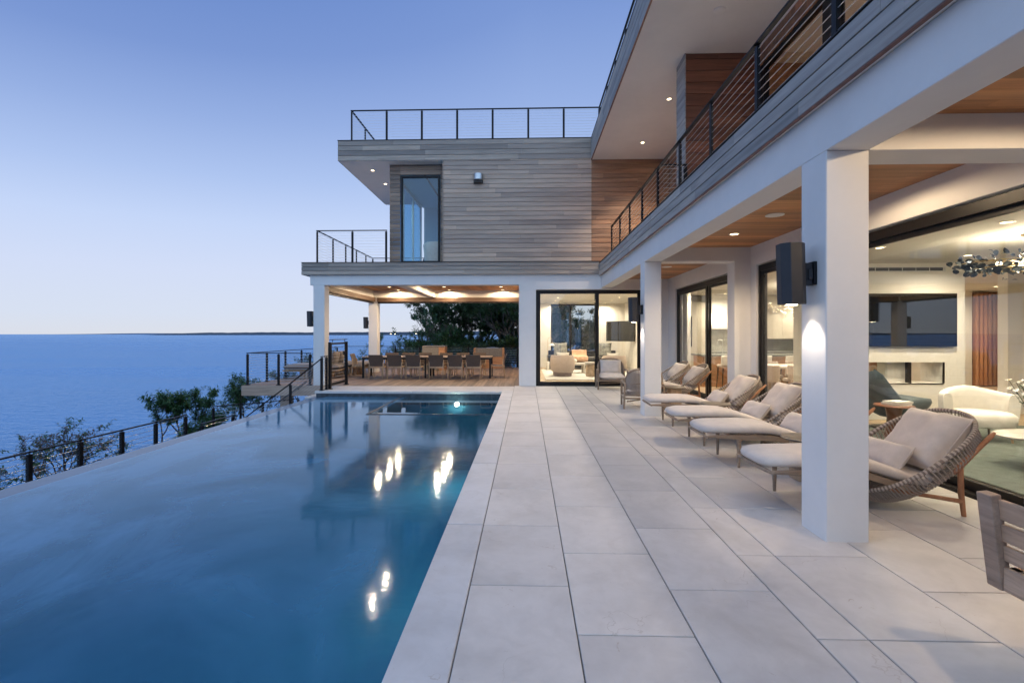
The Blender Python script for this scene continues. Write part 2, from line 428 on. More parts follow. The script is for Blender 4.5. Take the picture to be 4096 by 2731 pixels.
# ------------------------------------------------------------------ sea, far shore, hillside
def m_sea():
    t = NT('sea_water'); v = t.coord()
    big = t.noise(t.coord((.004,.02,1)), 1, 4, .6); mid = t.noise(t.coord((.25,.7,1)), 1, 4, .6); fine = t.noise(t.coord((1.2,2.6,1)), 1, 3)
    h = t.math('ADD', mid, t.math('MULTIPLY', fine, .5))
    col = t.ramp(big, [(.3, (.022,.18,.40)), (.7, (.045,.235,.48))])
    rr = t.ramp(big, [(.3, (.18,)*3), (.7, (.30,)*3)])
    nm = t.bump(h, .55, .6)
    df = t.n('BsdfDiffuse'); t.l(col, df.inputs['Color']); gl = t.n('BsdfGlossy'); t.l(rr, gl.inputs['Roughness']); gl.inputs['Color'].default_value = (.58,.77,.97,1)
    t.l(nm, gl.inputs['Normal']); fr = t.fresnel(1.33, nm); mx = t.n('MixShader')
    t.l(t.math('MINIMUM', fr.outputs[0], .62), mx.inputs[0]); t.l(df.outputs[0], mx.inputs[1]); t.l(gl.outputs[0], mx.inputs[2]); t.l(mx.outputs[0], t.out.inputs['Surface']); return t.m
M['sea'] = m_sea()
mb = MB(); SEA_Z = -9.0
xs = [-24000,-6000,-1500,-400,-120,-50,-25, 60, 400, 3000, 24000]; ys = [-600,-100,0,20,60,150,500,1500,5000,14000,30000]
vs = [(x,y,SEA_Z) for y in ys for x in xs]; nx = len(xs)
mb.add(vs, [(j*nx+i, j*nx+i+1, (j+1)*nx+i+1, (j+1)*nx+i) for j in range(len(ys)-1) for i in range(nx-1)])
struct(mb.build('sea', M['sea'], up=True))
M['shore'] = m_plain('wooded_shore', (.030,.055,.085), .95, 0, .35, .02)  # bluish: haze of the air painted into the woodland colour
M['shore_far'] = m_plain('hazed_far_shore', (.07,.12,.20), .95, 0, .1, .004)  # paler and bluer, with more distance haze painted in
def ridge(name, x0, x1, y, depth, hfun, mat, n=90):
    mb = MB(); rings = []
    for i in range(n+1):
        x = x0 + (x1-x0)*i/n; h = hfun(i/n, x)
        rings.append([(x, y, SEA_Z-1), (x, y+depth*.12, SEA_Z+h*.55), (x, y+depth*.5, SEA_Z+h), (x, y+depth, SEA_Z-1)])
    mb.loft(rings); return struct(mb.build(name, mat, smooth=True))
def hf(t, x):
    e = min(1, t/.05)*min(1, (1-t)/.02)
    return e*(30 + 9*mnoise.noise(Vector((x*.0016, 2, 0))) + 4*mnoise.noise(Vector((x*.011, 5, 0))) + 1.6*mnoise.noise(Vector((x*.05, 9, 0)))+ 44*max(0,t-.3))
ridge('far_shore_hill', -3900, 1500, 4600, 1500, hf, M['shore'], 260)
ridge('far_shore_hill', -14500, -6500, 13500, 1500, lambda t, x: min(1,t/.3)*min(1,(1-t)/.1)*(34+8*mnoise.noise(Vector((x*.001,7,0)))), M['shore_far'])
# a few houses with lit windows on the headland
mb = MB()
for i, (x, z, s) in enumerate([(-1330,16,9),(-1290,15,7),(-1080,19,10),(-960,20,8)]):
    h = thing('shore_house', ['small lit house on the far headland, leftmost','small lit house on the far headland beside the leftmost one','pale house with lit windows on the far headland hilltop','pale house on the far headland, rightmost'][i], 'house', (x, 4640, SEA_Z+z*.5), 0, 'houses on the far headland')
    b = MB(); b.box(-s,s,0,s,0,7); b.build('wall', M['trim_white'], h)
    b = MB(); b.loft([[(-s-1,-1,7),(-s-1,s/2,11),(-s-1,s+1,7)],[(s+1,-1,7),(s+1,s/2,11),(s+1,s+1,7)]]); b.build('roof', M['grille'], h)
    b = MB(); b.box(-s*.6,s*.6,-.3,-.05,2.5,5.5); b.build('window', M['lamp_hot'], h)

M['earth'] = m_plain('hillside_undergrowth', (.035,.05,.022), .95, 0, .5, 2.5, .6, 9)
mb = MB(); nx = 40; ny = 44; vs = []
for j in range(ny+1):
    for i in range(nx+1):
        x = -46 + 82*i/nx; y = -14 + 80*j/ny
        xc = -9.6 if y < 17 else min(9, -9.6+(y-17)*.42)
        z = -1.75 if x > xc else max(-14, -1.75 - (xc-x)*.85)
        if y > 21 and x > xc: z += min(1, (y-21)/4)*.9*min(1, (x-xc)/4)
        if x < xc-1 or y > 23: z += .25*mnoise.noise(Vector((x*.35, y*.35, 0)))
        vs.append((x, y, z))
mb.add(vs, [(j*(nx+1)+i, j*(nx+1)+i+1, (j+1)*(nx+1)+i+1, (j+1)*(nx+1)+i) for j in range(ny) for i in range(nx)])
struct(mb.build('terrain', M['earth'], smooth=True, up=True))

# ------------------------------------------------------------------ patio of limestone pavers
PX = [-.345,.265,.870,1.480,1.741,2.390,3.000,3.610,4.215]
OFF = [2.93,2.46,2.91,2.46,2.46,2.93,2.46,2.93]
T = .915; G = .0038
mb = MB()
for c in range(8):
    y = OFF[c] - 7*T
    while y < 14.18:
        a, b = max(y, -3), min(y+T, 14.19)
        if b - a > .05: mb.box(PX[c]+G, PX[c+1]-G, a+G, b-G, -.06, 0)
        y += T
# far band between pool and deck
x = -.345
k = 0
for r, (ya, yb) in enumerate([(13.05,13.62),(13.62,14.05)]):
    x = -.345 - (.46 if r else 0)
    mb.box(x+G if r == 0 else x+G, -.345-G, ya+G, yb-G, -.06, 0) if r else None
    while x > -5.70:
        a = max(x-.915, -5.72); mb.box(a+G, x-G, ya+G, yb-G, -.06, 0); x = a
struct(mb.build('patio', M['stone'], bevel=.003))
mb = MB(); y = 3.86-4*1.83
while y < 12.7:
    a, b = max(y,-3), min(y+1.83, 13.05)
    if 12.7-b < .6: b = 13.05
    mb.box(-.645, -.345-G, a+G, b-G, -.06, 0); y = b if b > 12.9 else y+1.83
x = -.645
while x > -5.7:
    a = max(x-1.22, -5.74)
    if a - -5.74 < .4: a = -5.74
    mb.box(a+G, x-G, 12.72, 13.05-G, -.06, 0); x = a
struct(mb.build('pool_coping', M['coping'], bevel=.006, seg=2))
mb = MB(); mb.box(-.60, 4.24, -3, 14.22, -.30, -.012); mb.box(-5.70, -.60, 12.78, 14.07, -.30, -.0125)
struct(mb.build('grout_bed', M['grout']))

# ------------------------------------------------------------------ pool
WZ = -.146
def m_pool():
    t = NT('pool_plaster'); v = t.coord()
    f = t.noise(v, .55, 5, .6, .5); g = t.noise(v, 5, 4)
    col = t.ramp(f, [(.3, (.025,.12,.20)), (.7, (.055,.21,.28))])
    col = t.mix(.4, col, t.ramp(g, [(.3, (.8,.8,.8)), (.7, (1.12,1.12,1.12))]), 'MULTIPLY')
    t.pbr(col, .7); return t.m
def m_water(name, strength, dist, tint, murk=(.42,.66), body=((.036,.25,.42),(.15,.43,.72))):
    t = NT(name)
    big = t.noise(t.coord((1,.55,1)), 1.1, 3, .5); v = t.noise(t.coord((1,1.6,1)), 5.5, 3, .55); f = t.noise(t.coord((1,1.8,1)), 24, 2, .5)
    h = t.math('ADD', t.math('MULTIPLY', big, 1.2), t.math('ADD', t.math('MULTIPLY', v, .35), t.math('MULTIPLY', f, .05)))
    nm = t.bump(h, strength, dist)
    tr = t.n('BsdfTransparent'); tr.inputs['Color'].default_value = tuple(tint) + (1,)
    gl = t.n('BsdfGlossy'); gl.inputs['Roughness'].default_value = .075 if strength > .03 else .005; gl.inputs['Color'].default_value = (.84,.93,1,1)
    fr = t.fresnel(1.34, nm)
    t.l(nm, gl.inputs['Normal'])
    # the water body scatters light itself: cloudy blue with slow drifts
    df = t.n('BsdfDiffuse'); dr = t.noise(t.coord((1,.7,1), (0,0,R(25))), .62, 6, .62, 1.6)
    sx = t.n('SeparateXYZ'); t.l(t.coord(), sx.inputs[0]); mr = t.n('MapRange'); mr.inputs['From Min'].default_value = -1.6; mr.inputs['From Max'].default_value = -5.6; t.l(sx.outputs['X'], mr.inputs['Value'])  # paler seaward side: the sky's reflection painted into the water colour
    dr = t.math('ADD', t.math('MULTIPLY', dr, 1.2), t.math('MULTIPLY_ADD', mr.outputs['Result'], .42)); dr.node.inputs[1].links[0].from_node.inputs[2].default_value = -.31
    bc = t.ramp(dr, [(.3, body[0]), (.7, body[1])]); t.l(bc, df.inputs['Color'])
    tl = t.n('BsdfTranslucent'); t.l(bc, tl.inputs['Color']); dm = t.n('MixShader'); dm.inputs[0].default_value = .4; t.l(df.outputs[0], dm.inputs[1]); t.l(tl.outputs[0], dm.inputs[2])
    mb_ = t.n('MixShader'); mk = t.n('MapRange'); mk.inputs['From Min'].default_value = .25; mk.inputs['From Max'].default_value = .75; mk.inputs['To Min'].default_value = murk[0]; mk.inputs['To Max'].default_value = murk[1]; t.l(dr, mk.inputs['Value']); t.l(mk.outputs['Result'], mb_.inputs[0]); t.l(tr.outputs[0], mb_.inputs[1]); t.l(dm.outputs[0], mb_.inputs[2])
    mx = t.n('MixShader'); t.l(fr.outputs[0], mx.inputs[0]); t.l(mb_.outputs[0], mx.inputs[1]); t.l(gl.outputs[0], mx.inputs[2])
    t.l(mx.outputs[0], t.out.inputs['Surface']); return t.m
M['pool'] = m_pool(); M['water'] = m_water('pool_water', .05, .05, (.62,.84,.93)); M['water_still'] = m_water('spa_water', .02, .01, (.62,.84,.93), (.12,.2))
mb = MB()
def quad(mb, a, b, c, d): mb.add([a,b,c,d], [(0,1,2,3)])
X0, X1, Y0, Y1, ZB = -5.405, -.60, -3.2, 12.74, -1.55
quad(mb, (X0,Y0,ZB),(X1,Y0,ZB),(X1,Y1,ZB),(X0,Y1,ZB))
quad(mb, (X1,Y0,ZB),(X1,Y1,ZB),(X1,Y1,-.32),(X1,Y0,-.32))
quad(mb, (X0,Y0,ZB),(X1,Y0,ZB),(X1,Y0,-.061),(X0,Y0,-.061))
quad(mb, (X0,Y1,ZB),(X1,Y1,ZB),(X1,Y1,-.32),(X0,Y1,-.32))
quad(mb, (X0,Y0,ZB),(X0,Y1,ZB),(X0,Y1,-.153),(X0,Y0,-.153))
struct(mb.build('pool_basin', M['pool']))
mb = MB(); n = 16; dx = (5.70-.60)/n
for i in range(n): mb.box(-5.70+i*dx+.003, -5.70+(i+1)*dx-.003, 12.735, 12.77, -.36, -.061)
n = 44; dy = 15.9/n
for i in range(n): mb.box(-.63, -.60, -3.2+i*dy+.003, -3.2+(i+1)*dy-.003, -.36, -.061)
struct(mb.build('waterline_tile', M['pool_tile']))
# long sheet of water
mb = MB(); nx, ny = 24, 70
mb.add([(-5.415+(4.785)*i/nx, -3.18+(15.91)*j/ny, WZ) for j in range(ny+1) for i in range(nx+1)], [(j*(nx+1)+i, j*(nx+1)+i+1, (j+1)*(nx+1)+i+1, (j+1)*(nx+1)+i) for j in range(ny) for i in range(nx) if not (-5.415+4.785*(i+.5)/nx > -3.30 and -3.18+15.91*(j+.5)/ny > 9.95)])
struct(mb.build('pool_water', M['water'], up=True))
M['wet_stone'] = m_plain('wet_edge_stone', (.055,.12,.20), .22, 0, .15, 3, .02, 30, spec=.3)
mb = MB(); mb.box(-5.74, -5.41, -3.2, 12.70, -1.8, WZ-.006)
struct(mb.build('infinity_edge', M['wet_stone'], bevel=.006))
# spa corner with a thin dark rim level with the water
mb = MB(); mb.box(-3.38, -.63, 9.92, 9.97, -1.3, WZ+.012); mb.box(-3.38, -3.33, 9.97, 12.70, -1.3, WZ+.0115)
struct(mb.build('spa_wall', M['pool_tile'], bevel=.004))
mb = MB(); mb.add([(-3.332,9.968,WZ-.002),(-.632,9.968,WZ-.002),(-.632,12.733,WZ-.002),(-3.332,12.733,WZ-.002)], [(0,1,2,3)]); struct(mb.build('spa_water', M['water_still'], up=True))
mb = MB(); mb.box(-3.33,-.61,9.97,12.73,-1.0,-.95); mb.box(-3.32,-.62,12.25,12.73,-.95,-.62); struct(mb.build('spa_floor', M['pool']))

def lamp(kind, loc, e, color=(1,.76,.50), size=.05, parent=None, spot=150, rot=(0,0,0), blend=.6, name='lamp'):
    l = bpy.data.lights.new(name, kind); l.energy = e; l.color = color
    if kind == 'AREA': l.size = size; l.shape = 'DISK'
    else: l.shadow_soft_size = size
    if kind == 'SPOT': l.spot_size = R(spot); l.spot_blend = blend
    o = bpy.data.objects.new(name, l); COL.objects.link(o); o.location = loc; o.rotation_euler = rot
    if parent: o.parent = parent
    return o
def pool_lamp(x, y, z, label, e, ry=0):
    t = thing('pool_light', label, 'pool light', (x, y, z))
    b = MB(); b.lathe([(0,0),(.075,0),(.085,.015),(.085,.03),(0,.03)], n=20)
    b.v = [(p[0], -p[2], p[1]) for p in b.v]; b.build('rim', M['steel'], t)
    b = MB(); b.lathe([(0,0),(.05,0),(.045,.012),(0,.018)], n=20); b.v = [(p[0], -p[2]-.031, p[1]) for p in b.v]; b.build('lens', M['lamp_pool'], t)
    lamp('POINT', (0,-.12,0), e, (.95,1,.80), .05, t)
pool_lamp(-1.86, 12.73, -.34, 'bright round underwater spa light below the far coping', 12)
def wall_lamp(y, label, e):
    t = thing('pool_light', label, 'pool light', (-.604, y, -.62))
    b = MB(); b.lathe([(0,0),(.075,0),(.085,.015),(.085,.03),(0,.03)], n=20); b.v = [(-p[2], p[0], p[1]) for p in b.v]; b.build('rim', M['steel'], t)
    b = MB(); b.lathe([(0,0),(.05,0),(.045,.012),(0,.018)], n=20); b.v = [(-p[2]-.031, p[0], p[1]) for p in b.v]; b.build('lens', M['lamp_pool'], t)
    lamp('POINT', (-.14,0,0), e, (.72,1,.86), .05, t)
wall_lamp(5.2, 'underwater pool light in the side wall below the long coping', 34)
# ------------------------------------------------------------------ the house: one thing, many parts
house = thing('house', 'modern two storey seaside house with white columns, grey timber cladding and lit rooms', 'house')
def hp(mb, name, mat, bevel=.004, smooth=False, label=None, parent=None, seg=1):
    o = mb.build(name, mat, parent or house, smooth=smooth, bevel=bevel, seg=seg)
    if label: o['label'] = label
    return o
def hbox(name, mat, *b, bevel=.004, **k):
    mb = MB()
    bs = b[0] if isinstance(b[0], list) else (b if isinstance(b[0], tuple) else [b])
    for q in bs: mb.box(*q)
    return hp(mb, name, mat, bevel, **k)
def planks(axis, u0, u1, z0, z1, plane, th, face, pitch=.137, seed=1, zoff=None, lmin=1.3, lmax=3.6, gap=.011, skip=None):
    """horizontal boards; axis 'x': boards run along x on plane y, outer face towards `face` (-1/+1)"""
    r = random.Random(seed); mb = MB()
    zs = z0 if zoff is None else zoff
    k0 = int(math.floor((z0-zs)/pitch + 1e-6)); z = zs + k0*pitch
    while z < z1 - .004:
        a, b = max(z, z0)+gap*.5, min(z+pitch, z1)-gap*.5
        if b - a > .008:
            u = u0 - r.random()*lmax*.6
            while u < u1:
                L_ = lmin + (lmax-lmin)*r.random()
                p, q = max(u, u0), min(u+L_, u1)
                if u1 - q < .25: q = u1
                if q - p > .01:
                    d = r.uniform(-.0012, .0012)
                    f, bk = plane + face*d, plane - face*th
                    if axis == 'x': mb.box(p+.001, q-.001, f, bk, a, b)
                    else: mb.box(f, bk, p+.001, q-.001, a, b)
                u = q if q == u1 else u+L_
                if q == u1: break
        z += pitch
    return mb

# --- concrete and stucco frame
for (x, y) in [(2.24,-1.82),(2.24,3.61),(2.24,9.04)]:
    hbox('column', M['stucco'], x, x+.315, y, y+.32, -.05, 2.92, bevel=.006)
for (x0, x1, y0, y1) in [(-6.44,-6.10,14.2,14.54),(-6.44,-6.08,19.25,19.6)]:
    hbox('column', M['stucco'], x0, x1, y0, y1, -.05, 3.03, bevel=.006)
hbox('beam', M['stucco'], 2.24, 2.555, -3, 14.19, 2.92, 3.28, bevel=.005)
for y in (-1.82, 3.61, 9.04):
    hbox('beam', M['stucco'], 2.555, 4.22, y, y+.32, 2.92, 3.20, bevel=.004)
hbox('beam', M['stucco'], -6.54, -.21, 14.2, 14.54, 3.03, 3.34, bevel=.005)
hbox('beam', M['stucco'], -6.54, -6.22, 14.54, 19.22, 3.03, 3.34, bevel=.005)
hbox('beam', M['stucco'], -6.54, -.21, 19.22, 19.55, 3.03, 3.34, bevel=.005)
hbox('beam', M['stucco'], -3.98, -3.70, 14.54, 19.22, 3.03, 3.33, bevel=.004)
hbox('wall', M['stucco'], (-.21,.30,14.2,14.5,-.05,3.34),(.30,3.50,14.2,14.5,2.875,3.34),(3.50,4.6,14.2,14.5,-.05,3.34), bevel=.004)
hbox('wall', M['stucco'], -.21, .30, 14.5, 22.3, -.05, 3.34, bevel=0)
# glazing-side wall of the arcade: header, piers
hbox('wall', M['stucco'], (4.22,4.42,-3,14.2,2.825,3.2),(4.22,4.42,8.83,9.78,-.05,2.825),(4.22,4.42,13.53,14.2,-.05,2.825),(4.22,4.42,3.2,3.90,-.05,2.825),(4.22,4.42,-3,-1.2,-.05,2.825), bevel=.003)
for y in (9.04,): hbox('pilaster', M['stucco'], 3.92, 4.22, y, y+.32, -.05, 2.92, bevel=.004)
# --- timber ceilings
def ceil_boards(x0, x1, y0, y1, z, along, w=.14, seed=3):
    r = random.Random(seed); mb = MB()
    if along == 'y':
        x = x0
        while x < x1-.01:
            y = y0 - r.random()*2
            while y < y1:
                L_ = 1.6+2.4*r.random(); a, b = max(y,y0), min(y+L_,y1)
                if b-a > .02: mb.box(x+.001, min(x+w,x1)-.001, a+.0006, b-.0006, z, z+.02)
                y += L_
            x += w
    else:
        y = y0
        while y < y1-.01:
            x = x0 - r.random()*2
            while x < x1:
                L_ = 1.6+2.4*r.random(); a, b = max(x,x0), min(x+L_,x1)
                if b-a > .02: mb.box(a+.0006, b-.0006, y+.001, min(y+w,y1)-.001, z, z+.02)
                x += L_
            y += w
    return mb
for i, (a, b) in enumerate([(-3,-1.82),(-1.5,3.61),(3.93,9.04),(9.36,14.2)]):
    hp(ceil_boards(2.555, 4.22, a, b, 3.18, 'x', seed=5+i), 'ceiling', M['ceil_wood_x'], 0)
hp(ceil_boards(-6.22, -3.98, 14.54, 19.22, 3.319, 'y', seed=15), 'ceiling', M['ceil_wood'], 0)
hp(ceil_boards(-3.70, -.21, 14.54, 19.22, 3.319, 'y', seed=16), 'ceiling', M['ceil_wood'], 0)
# retracting screen housings of the pavilion
hbox('screen_housing', M['brown_paint'], -6.07, -.21, 19.18, 19.42, 2.86, 3.03)
hbox('screen_housing', M['brown_paint'], -6.36, -6.14, 14.56, 19.2, 2.86, 3.03)
hbox('screen_track', M['frame'], (-6.06,-.22,19.24,19.36,2.80,2.86),(-6.30,-6.20,14.58,19.18,2.80,2.86), bevel=0)
# --- floor slabs and flat roofs
hbox('floor_slab', M['soffit'], (2.20,14.6,-3,14.10,3.285,3.60),(-6.70,4.6,14.20,20.2,3.345,3.66),(4.6,14.6,14.1,16.6,3.285,3.60), bevel=0)
hbox('roof_slab', M['soffit'], (1.96,14.6,-3,14.10,6.72,7.31),(-5.63,4.6,14.16,19.0,6.76,7.33), bevel=0)
# --- grey fascia boards
hp(planks('x', -6.77, 2.165, 3.33, 3.70, 14.12, .03, -1, .1235, 21), 'fascia', M['clad_grey_x'], .002)
hp(planks('x', -5.66, 1.93, 6.75, 7.36, 14.12, .03, -1, .1525, 22), 'fascia', M['clad_grey_x'], .002)
hp(planks('y', -3, 14.115, 3.275, 3.64, 2.17, .03, -1, .1217, 23), 'fascia', M['clad_grey_y'], .002)
hp(planks('y', -3, 14.115, 6.72, 7.34, 1.93, .03, -1, .155, 24), 'fascia', M['clad_grey_y'], .002)
hp(planks('y', 14.12, 19.5, 3.33, 3.70, -6.77, .03, -1, .1235, 25), 'fascia', M['clad_grey_y'], .002)
hp(planks('y', 14.12, 18.9, 6.75, 7.36, -5.66, .03, -1, .1525, 26), 'fascia', M['clad_grey_y'], .002)
hbox('fascia_cap', M['frame'], (-6.78,2.20,14.10,14.30,3.702,3.712),(2.16,2.40,-3,14.1,3.642,3.652),(-5.67,1.96,14.10,14.35,7.362,7.372),(1.92,2.2,-3,14.1,7.342,7.352), bevel=0)
hbox('drip_edge', M['clad_dark_x'], (2.168,2.20,-3,14.1,3.266,3.274),(1.928,1.96,-3,14.1,6.711,6.719), bevel=0)
# --- main timber-clad wall of the wing, upper storey
hp(planks('x', -2.47, 1.94, 3.70, 6.75, 14.12, .03, -1, .137, 31), 'cladding', M['clad_x'], .002)
hp(planks('x', 1.94, 4.22, 3.62, 6.715, 14.122, .03, -1, .137, 32, 3.70), 'cladding', M['clad_fresh_x'], .002, label='orange sheltered cladding under the roof overhang')
hbox('wall', M['frame'], (-2.47,4.3,14.152,14.4,3.66,6.76), bevel=0)
hbox('corner_trim', M['clad_grey_x'], -2.487, -2.47, 14.10, 14.50, 3.70, 6.745, bevel=.001)
# recess with the tall window
WX0, WX1, WZ0, WZ1 = -3.84, -2.64, 3.735, 6.40
for i, b in enumerate([(-4.19,WX0-.02,3.70,6.76),(WX1+.02,-2.487,3.70,6.76),(WX0-.02,WX1+.02,WZ1+.02,6.76)]):
    hp(planks('x', b[0], b[1], b[2], b[3], 14.48, .03, -1, .137, 41+i, 3.70), 'cladding', M['clad_recess'], .002)
hbox('soffit', M['soffit'], -5.63, -2.487, 14.15, 18.95, 6.745, 6.759, bevel=0)
hbox('soffit', M['soffit'], 1.96, 4.26, -3, 14.11, 6.706, 6.719, bevel=0)
def window(name, x0, x1, z0, z1, y, fw=.05, fd=.09, label=None, mull=()):
    f = MB()
    f.box(x0, x0+fw, y, y+fd, z0, z1); f.box(x1-fw, x1, y, y+fd, z0, z1); f.box(x0+fw, x1-fw, y, y+fd, z1-fw, z1); f.box(x0+fw, x1-fw, y, y+fd, z0, z0+fw)
    for mx in mull: f.box(mx-fw*.6, mx+fw*.6, y+.001, y+fd-.001, z0+fw, z1-fw)
    fo = hp(f, name, M['frame'], .002, label=label)
    g = MB(); xs = [x0+fw] + [m for m in mull] + [x1-fw]
    for a, b in zip(xs[:-1], xs[1:]):
        g = MB(); g.box(a+(fw*.6 if a in mull else 0), b-(fw*.6 if b in mull else 0), y+fd*.45, y+fd*.45+.012, z0+fw, z1-fw)
        hp(g, 'pane', M['glass'], 0, parent=fo)
    return fo
window('window', WX0, WX1, WZ0, WZ1, 14.455, .055, .1, 'tall narrow window in the timber recess')
hbox('window_sill', M['steel'], -4.19, -2.40, 14.40, 14.452, 3.714, 3.726, bevel=0)
# room behind that window: glazed seaward side, sky blue painted into the walls
hbox('inner_wall', M['skylit_blue_paint'], (-4.1,1.0,19.0,19.1,3.66,6.75),(.9,1.0,14.5,19.0,3.66,6.75), bevel=0, label='pale bedroom walls upstairs')
hbox('inner_ceiling', M['skylit_blue_paint'], (-4.15,1.0,14.52,19.0,6.62,6.74), bevel=0)
hbox('ceiling_track', M['frame'], (-3.25,-3.19,14.6,18.9,6.605,6.619), bevel=0)
hbox('inner_floor', M['oak'], (-4.15,1.0,14.5,19.0,3.662,3.70), bevel=0)
f = MB()
for y in (14.52, 15.9, 17.3, 18.6): f.box(-4.19, -4.12, y, y+.08, 3.70, 6.62)
f.box(-4.19,-4.12,14.6,18.68,6.5,6.619); f.box(-4.19,-4.12,14.6,18.68,3.70,3.76)
fo = hp(f, 'side_window', M['trim_white'], .002)
g = MB(); g.box(-4.16,-4.148,14.6,18.6,3.76,6.5); hp(g, 'pane', M['blue_glass'], 0, parent=fo)
# --- upper deck behind the long railing: timber fin, windows, wall
mbp = planks('x', 2.935, 4.3, 3.6, 6.715, 8.83, .03, -1, .215, 51); hp(mbp, 'fin_cladding', M['clad_dark_x'], .002, label='dark red timber fin on the upper deck')
hp(planks('y', 8.81, 9.30, 3.6, 6.715, 2.92, .02, -1, .137, 52), 'fin_cladding', M['clad_grey_y'], .002, label='grey end face of the timber fin')
hbox('fin_core', M['frame'], 2.945, 4.3, 8.862, 9.28, 3.6, 6.71, bevel=0)
hp(planks('y', 9.3, 14.1, 3.6, 6.715, 4.22, .03, -1, .137, 53), 'cladding', M['clad_fresh_x'], .002)
hp(planks('y', -3, 8.83, 6.36, 6.715, 4.20, .03, -1, .175, 54), 'window_header', M['slat_wood'], .002)
f = MB()
for y in (-1.4, .9, 3.1, 4.9, 6.55, 8.55): f.box(4.22, 4.32, y, y+(.34 if y == 6.55 else .14), 3.7, 6.27)
f.box(4.22,4.32,-3,8.83,6.27,6.36); f.box(4.22,4.32,-3,8.83,3.6,3.7)
fo = hp(f, 'upper_window', M['frame'], .003)
for a, b in ((-1.26,.9),(1.04,3.1),(3.24,4.9),(5.04,6.55),(6.89,8.55)):
    g = MB(); g.box(4.26,4.272,a,b,3.7,6.27); hp(g, 'pane', M['glass'], 0, parent=fo)
hbox('inner_wall', M['orange_wood'], (8.4,8.5,-3,9.3,3.6,6.7),(4.4,8.4,9.0,9.1,3.6,6.7), bevel=0, label='amber timber walls of the upstairs room')
hbox('inner_ceiling', M['inner_ceiling'], 4.33, 8.4, -3, 9.0, 6.60, 6.70, bevel=0)
hbox('inner_floor', M['oak'], 4.33, 8.4, -3, 9.0, 3.602, 3.64, bevel=0)

# --- arcade sliding doors (parallel to the terrace)
def door_y(label, y0, y1, mull, X=4.25, head=2.80):
    f = MB(); fw = .07
    f.box(X, X+.13, y0, y0+fw, .0, head); f.box(X, X+.13, y1-fw, y1, .0, head); f.box(X, X+.13, y0+fw, y1-fw, head-.11, head)
    f.box(X-.03, X+.16, y0+fw, y1-fw, -.01, .035)
    fo = hp(f, 'sliding_door', M['frame'], .003, label=label)
    ys = [y0+fw] + list(mull) + [y1-fw]
    for i, (a, b) in enumerate(zip(ys[:-1], ys[1:])):
        off = .035 if i % 2 else .075
        p = MB(); pf = .085; x = X+off-.02
        p.box(x, x+.04, a, a+pf, .035, head-.11); p.box(x, x+.04, b-pf, b, .035, head-.11); p.box(x, x+.04, a+pf, b-pf, .035, .13); p.box(x, x+.04, a+pf, b-pf, head-.17, head-.11)
        hp(p, 'door_leaf', M['frame'], .002, parent=fo)
        g = MB(); g.box(x+.012, x+.026, a+pf, b-pf, .13, head-.17); hp(g, 'pane', M['glass'], 0, parent=fo)
    return fo
door_y('two leaf sliding door beside the far rope chairs', 9.80, 13.50, (11.33,))
door_y('wide sliding glass door of the living room', 3.92, 8.81, (6.42,))
door_y('sliding glass door at the near end of the terrace', -1.2, 3.2, (1.0,))
# --- sliding door at the end of the terrace
f = MB(); Y = 14.23; fw = .07; head = 2.86
f.box(.30,.30+fw,Y,Y+.13,.0,head); f.box(3.43,3.50,Y,Y+.13,.0,head); f.box(.37,3.43,Y,Y+.13,head-.06,head); f.box(.37,3.43,Y-.02,Y+.16,-.01,.03)
fo = hp(f, 'sliding_door', M['frame'], .003, label='black framed sliding door at the end of the terrace')
for i, (a, b) in enumerate(((.37,2.18),(2.06,3.43))):
    y = Y+.02+.045*i; p = MB(); pf = .06 if i == 0 else .06
    p.box(a,a+pf,y,y+.04,.03,head-.06); p.box(b-.10,b,y,y+.04,.03,head-.06); p.box(a+pf,b-.10,y,y+.04,.03,.125); p.box(a+pf,b-.10,y,y+.04,head-.105,head-.06)
    hp(p, 'door_leaf', M['frame'], .002, parent=fo)
    g = MB(); g.box(a+pf,b-.10,y+.012,y+.026,.125,head-.105); hp(g, 'pane', M['glass'], 0, parent=fo)

# --- ground floor rooms
hbox('inner_floor', M['oak'], (4.40,14.6,-3,16.4,-.06,-.002),(.31,4.6,14.36,22.3,-.06,-.0025), bevel=0)
hbox('inner_ceiling', M['inner_ceiling'], (4.42,14.6,-3,16.4,2.835,2.95),(.31,4.55,14.52,22.1,2.96,3.05), bevel=0)
TVX0, TVX1 = 5.15, 7.92
hbox('inner_wall', M['inner_wall'], (TVX0,TVX1,8.8,9.3,1.04,2.835),(TVX0,TVX1,8.8,9.3,0,.66),(TVX0,5.5,8.8,9.3,.66,1.04),(7.54,TVX1,8.8,9.3,.66,1.04),(6.62,6.98,8.95,9.15,.66,1.04), bevel=0, label='living room chimney wall')
hbox('inner_wall', M['inner_wall'], (4.55,4.65,13.53,22.2,0,3.0),(.30,.40,14.52,22.1,0,3.0),(.31,1.15,22.0,22.15,0,3.0),(3.25,4.6,22.0,22.15,0,3.0),(1.15,3.25,22.0,22.15,2.93,3.0),(9.36,12.2,9.5,9.7,0,2.835),(4.6,14.6,16.3,16.4,0,2.835),(14.5,14.6,-3,16.3,0,2.835),(4.42,14.5,-2.9,-2.8,0,2.835), bevel=0)
hbox('inner_wall', M['inner_wall'], (10.9,13.3,14.55,14.65,0,2.835),(14.35,14.5,14.5,14.6,0,2.835), bevel=0)
hbox('baseboard', M['white_cab'], (TVX0,TVX1,8.775,8.798,.0,.13), bevel=.002)
hbox('baseboard', M['white_cab'], (4.53,4.548,14.6,22,0,.13),(3.3,4.53,21.97,21.998,0,.13),(.40,1.15,21.97,21.998,0,.13), bevel=.002)
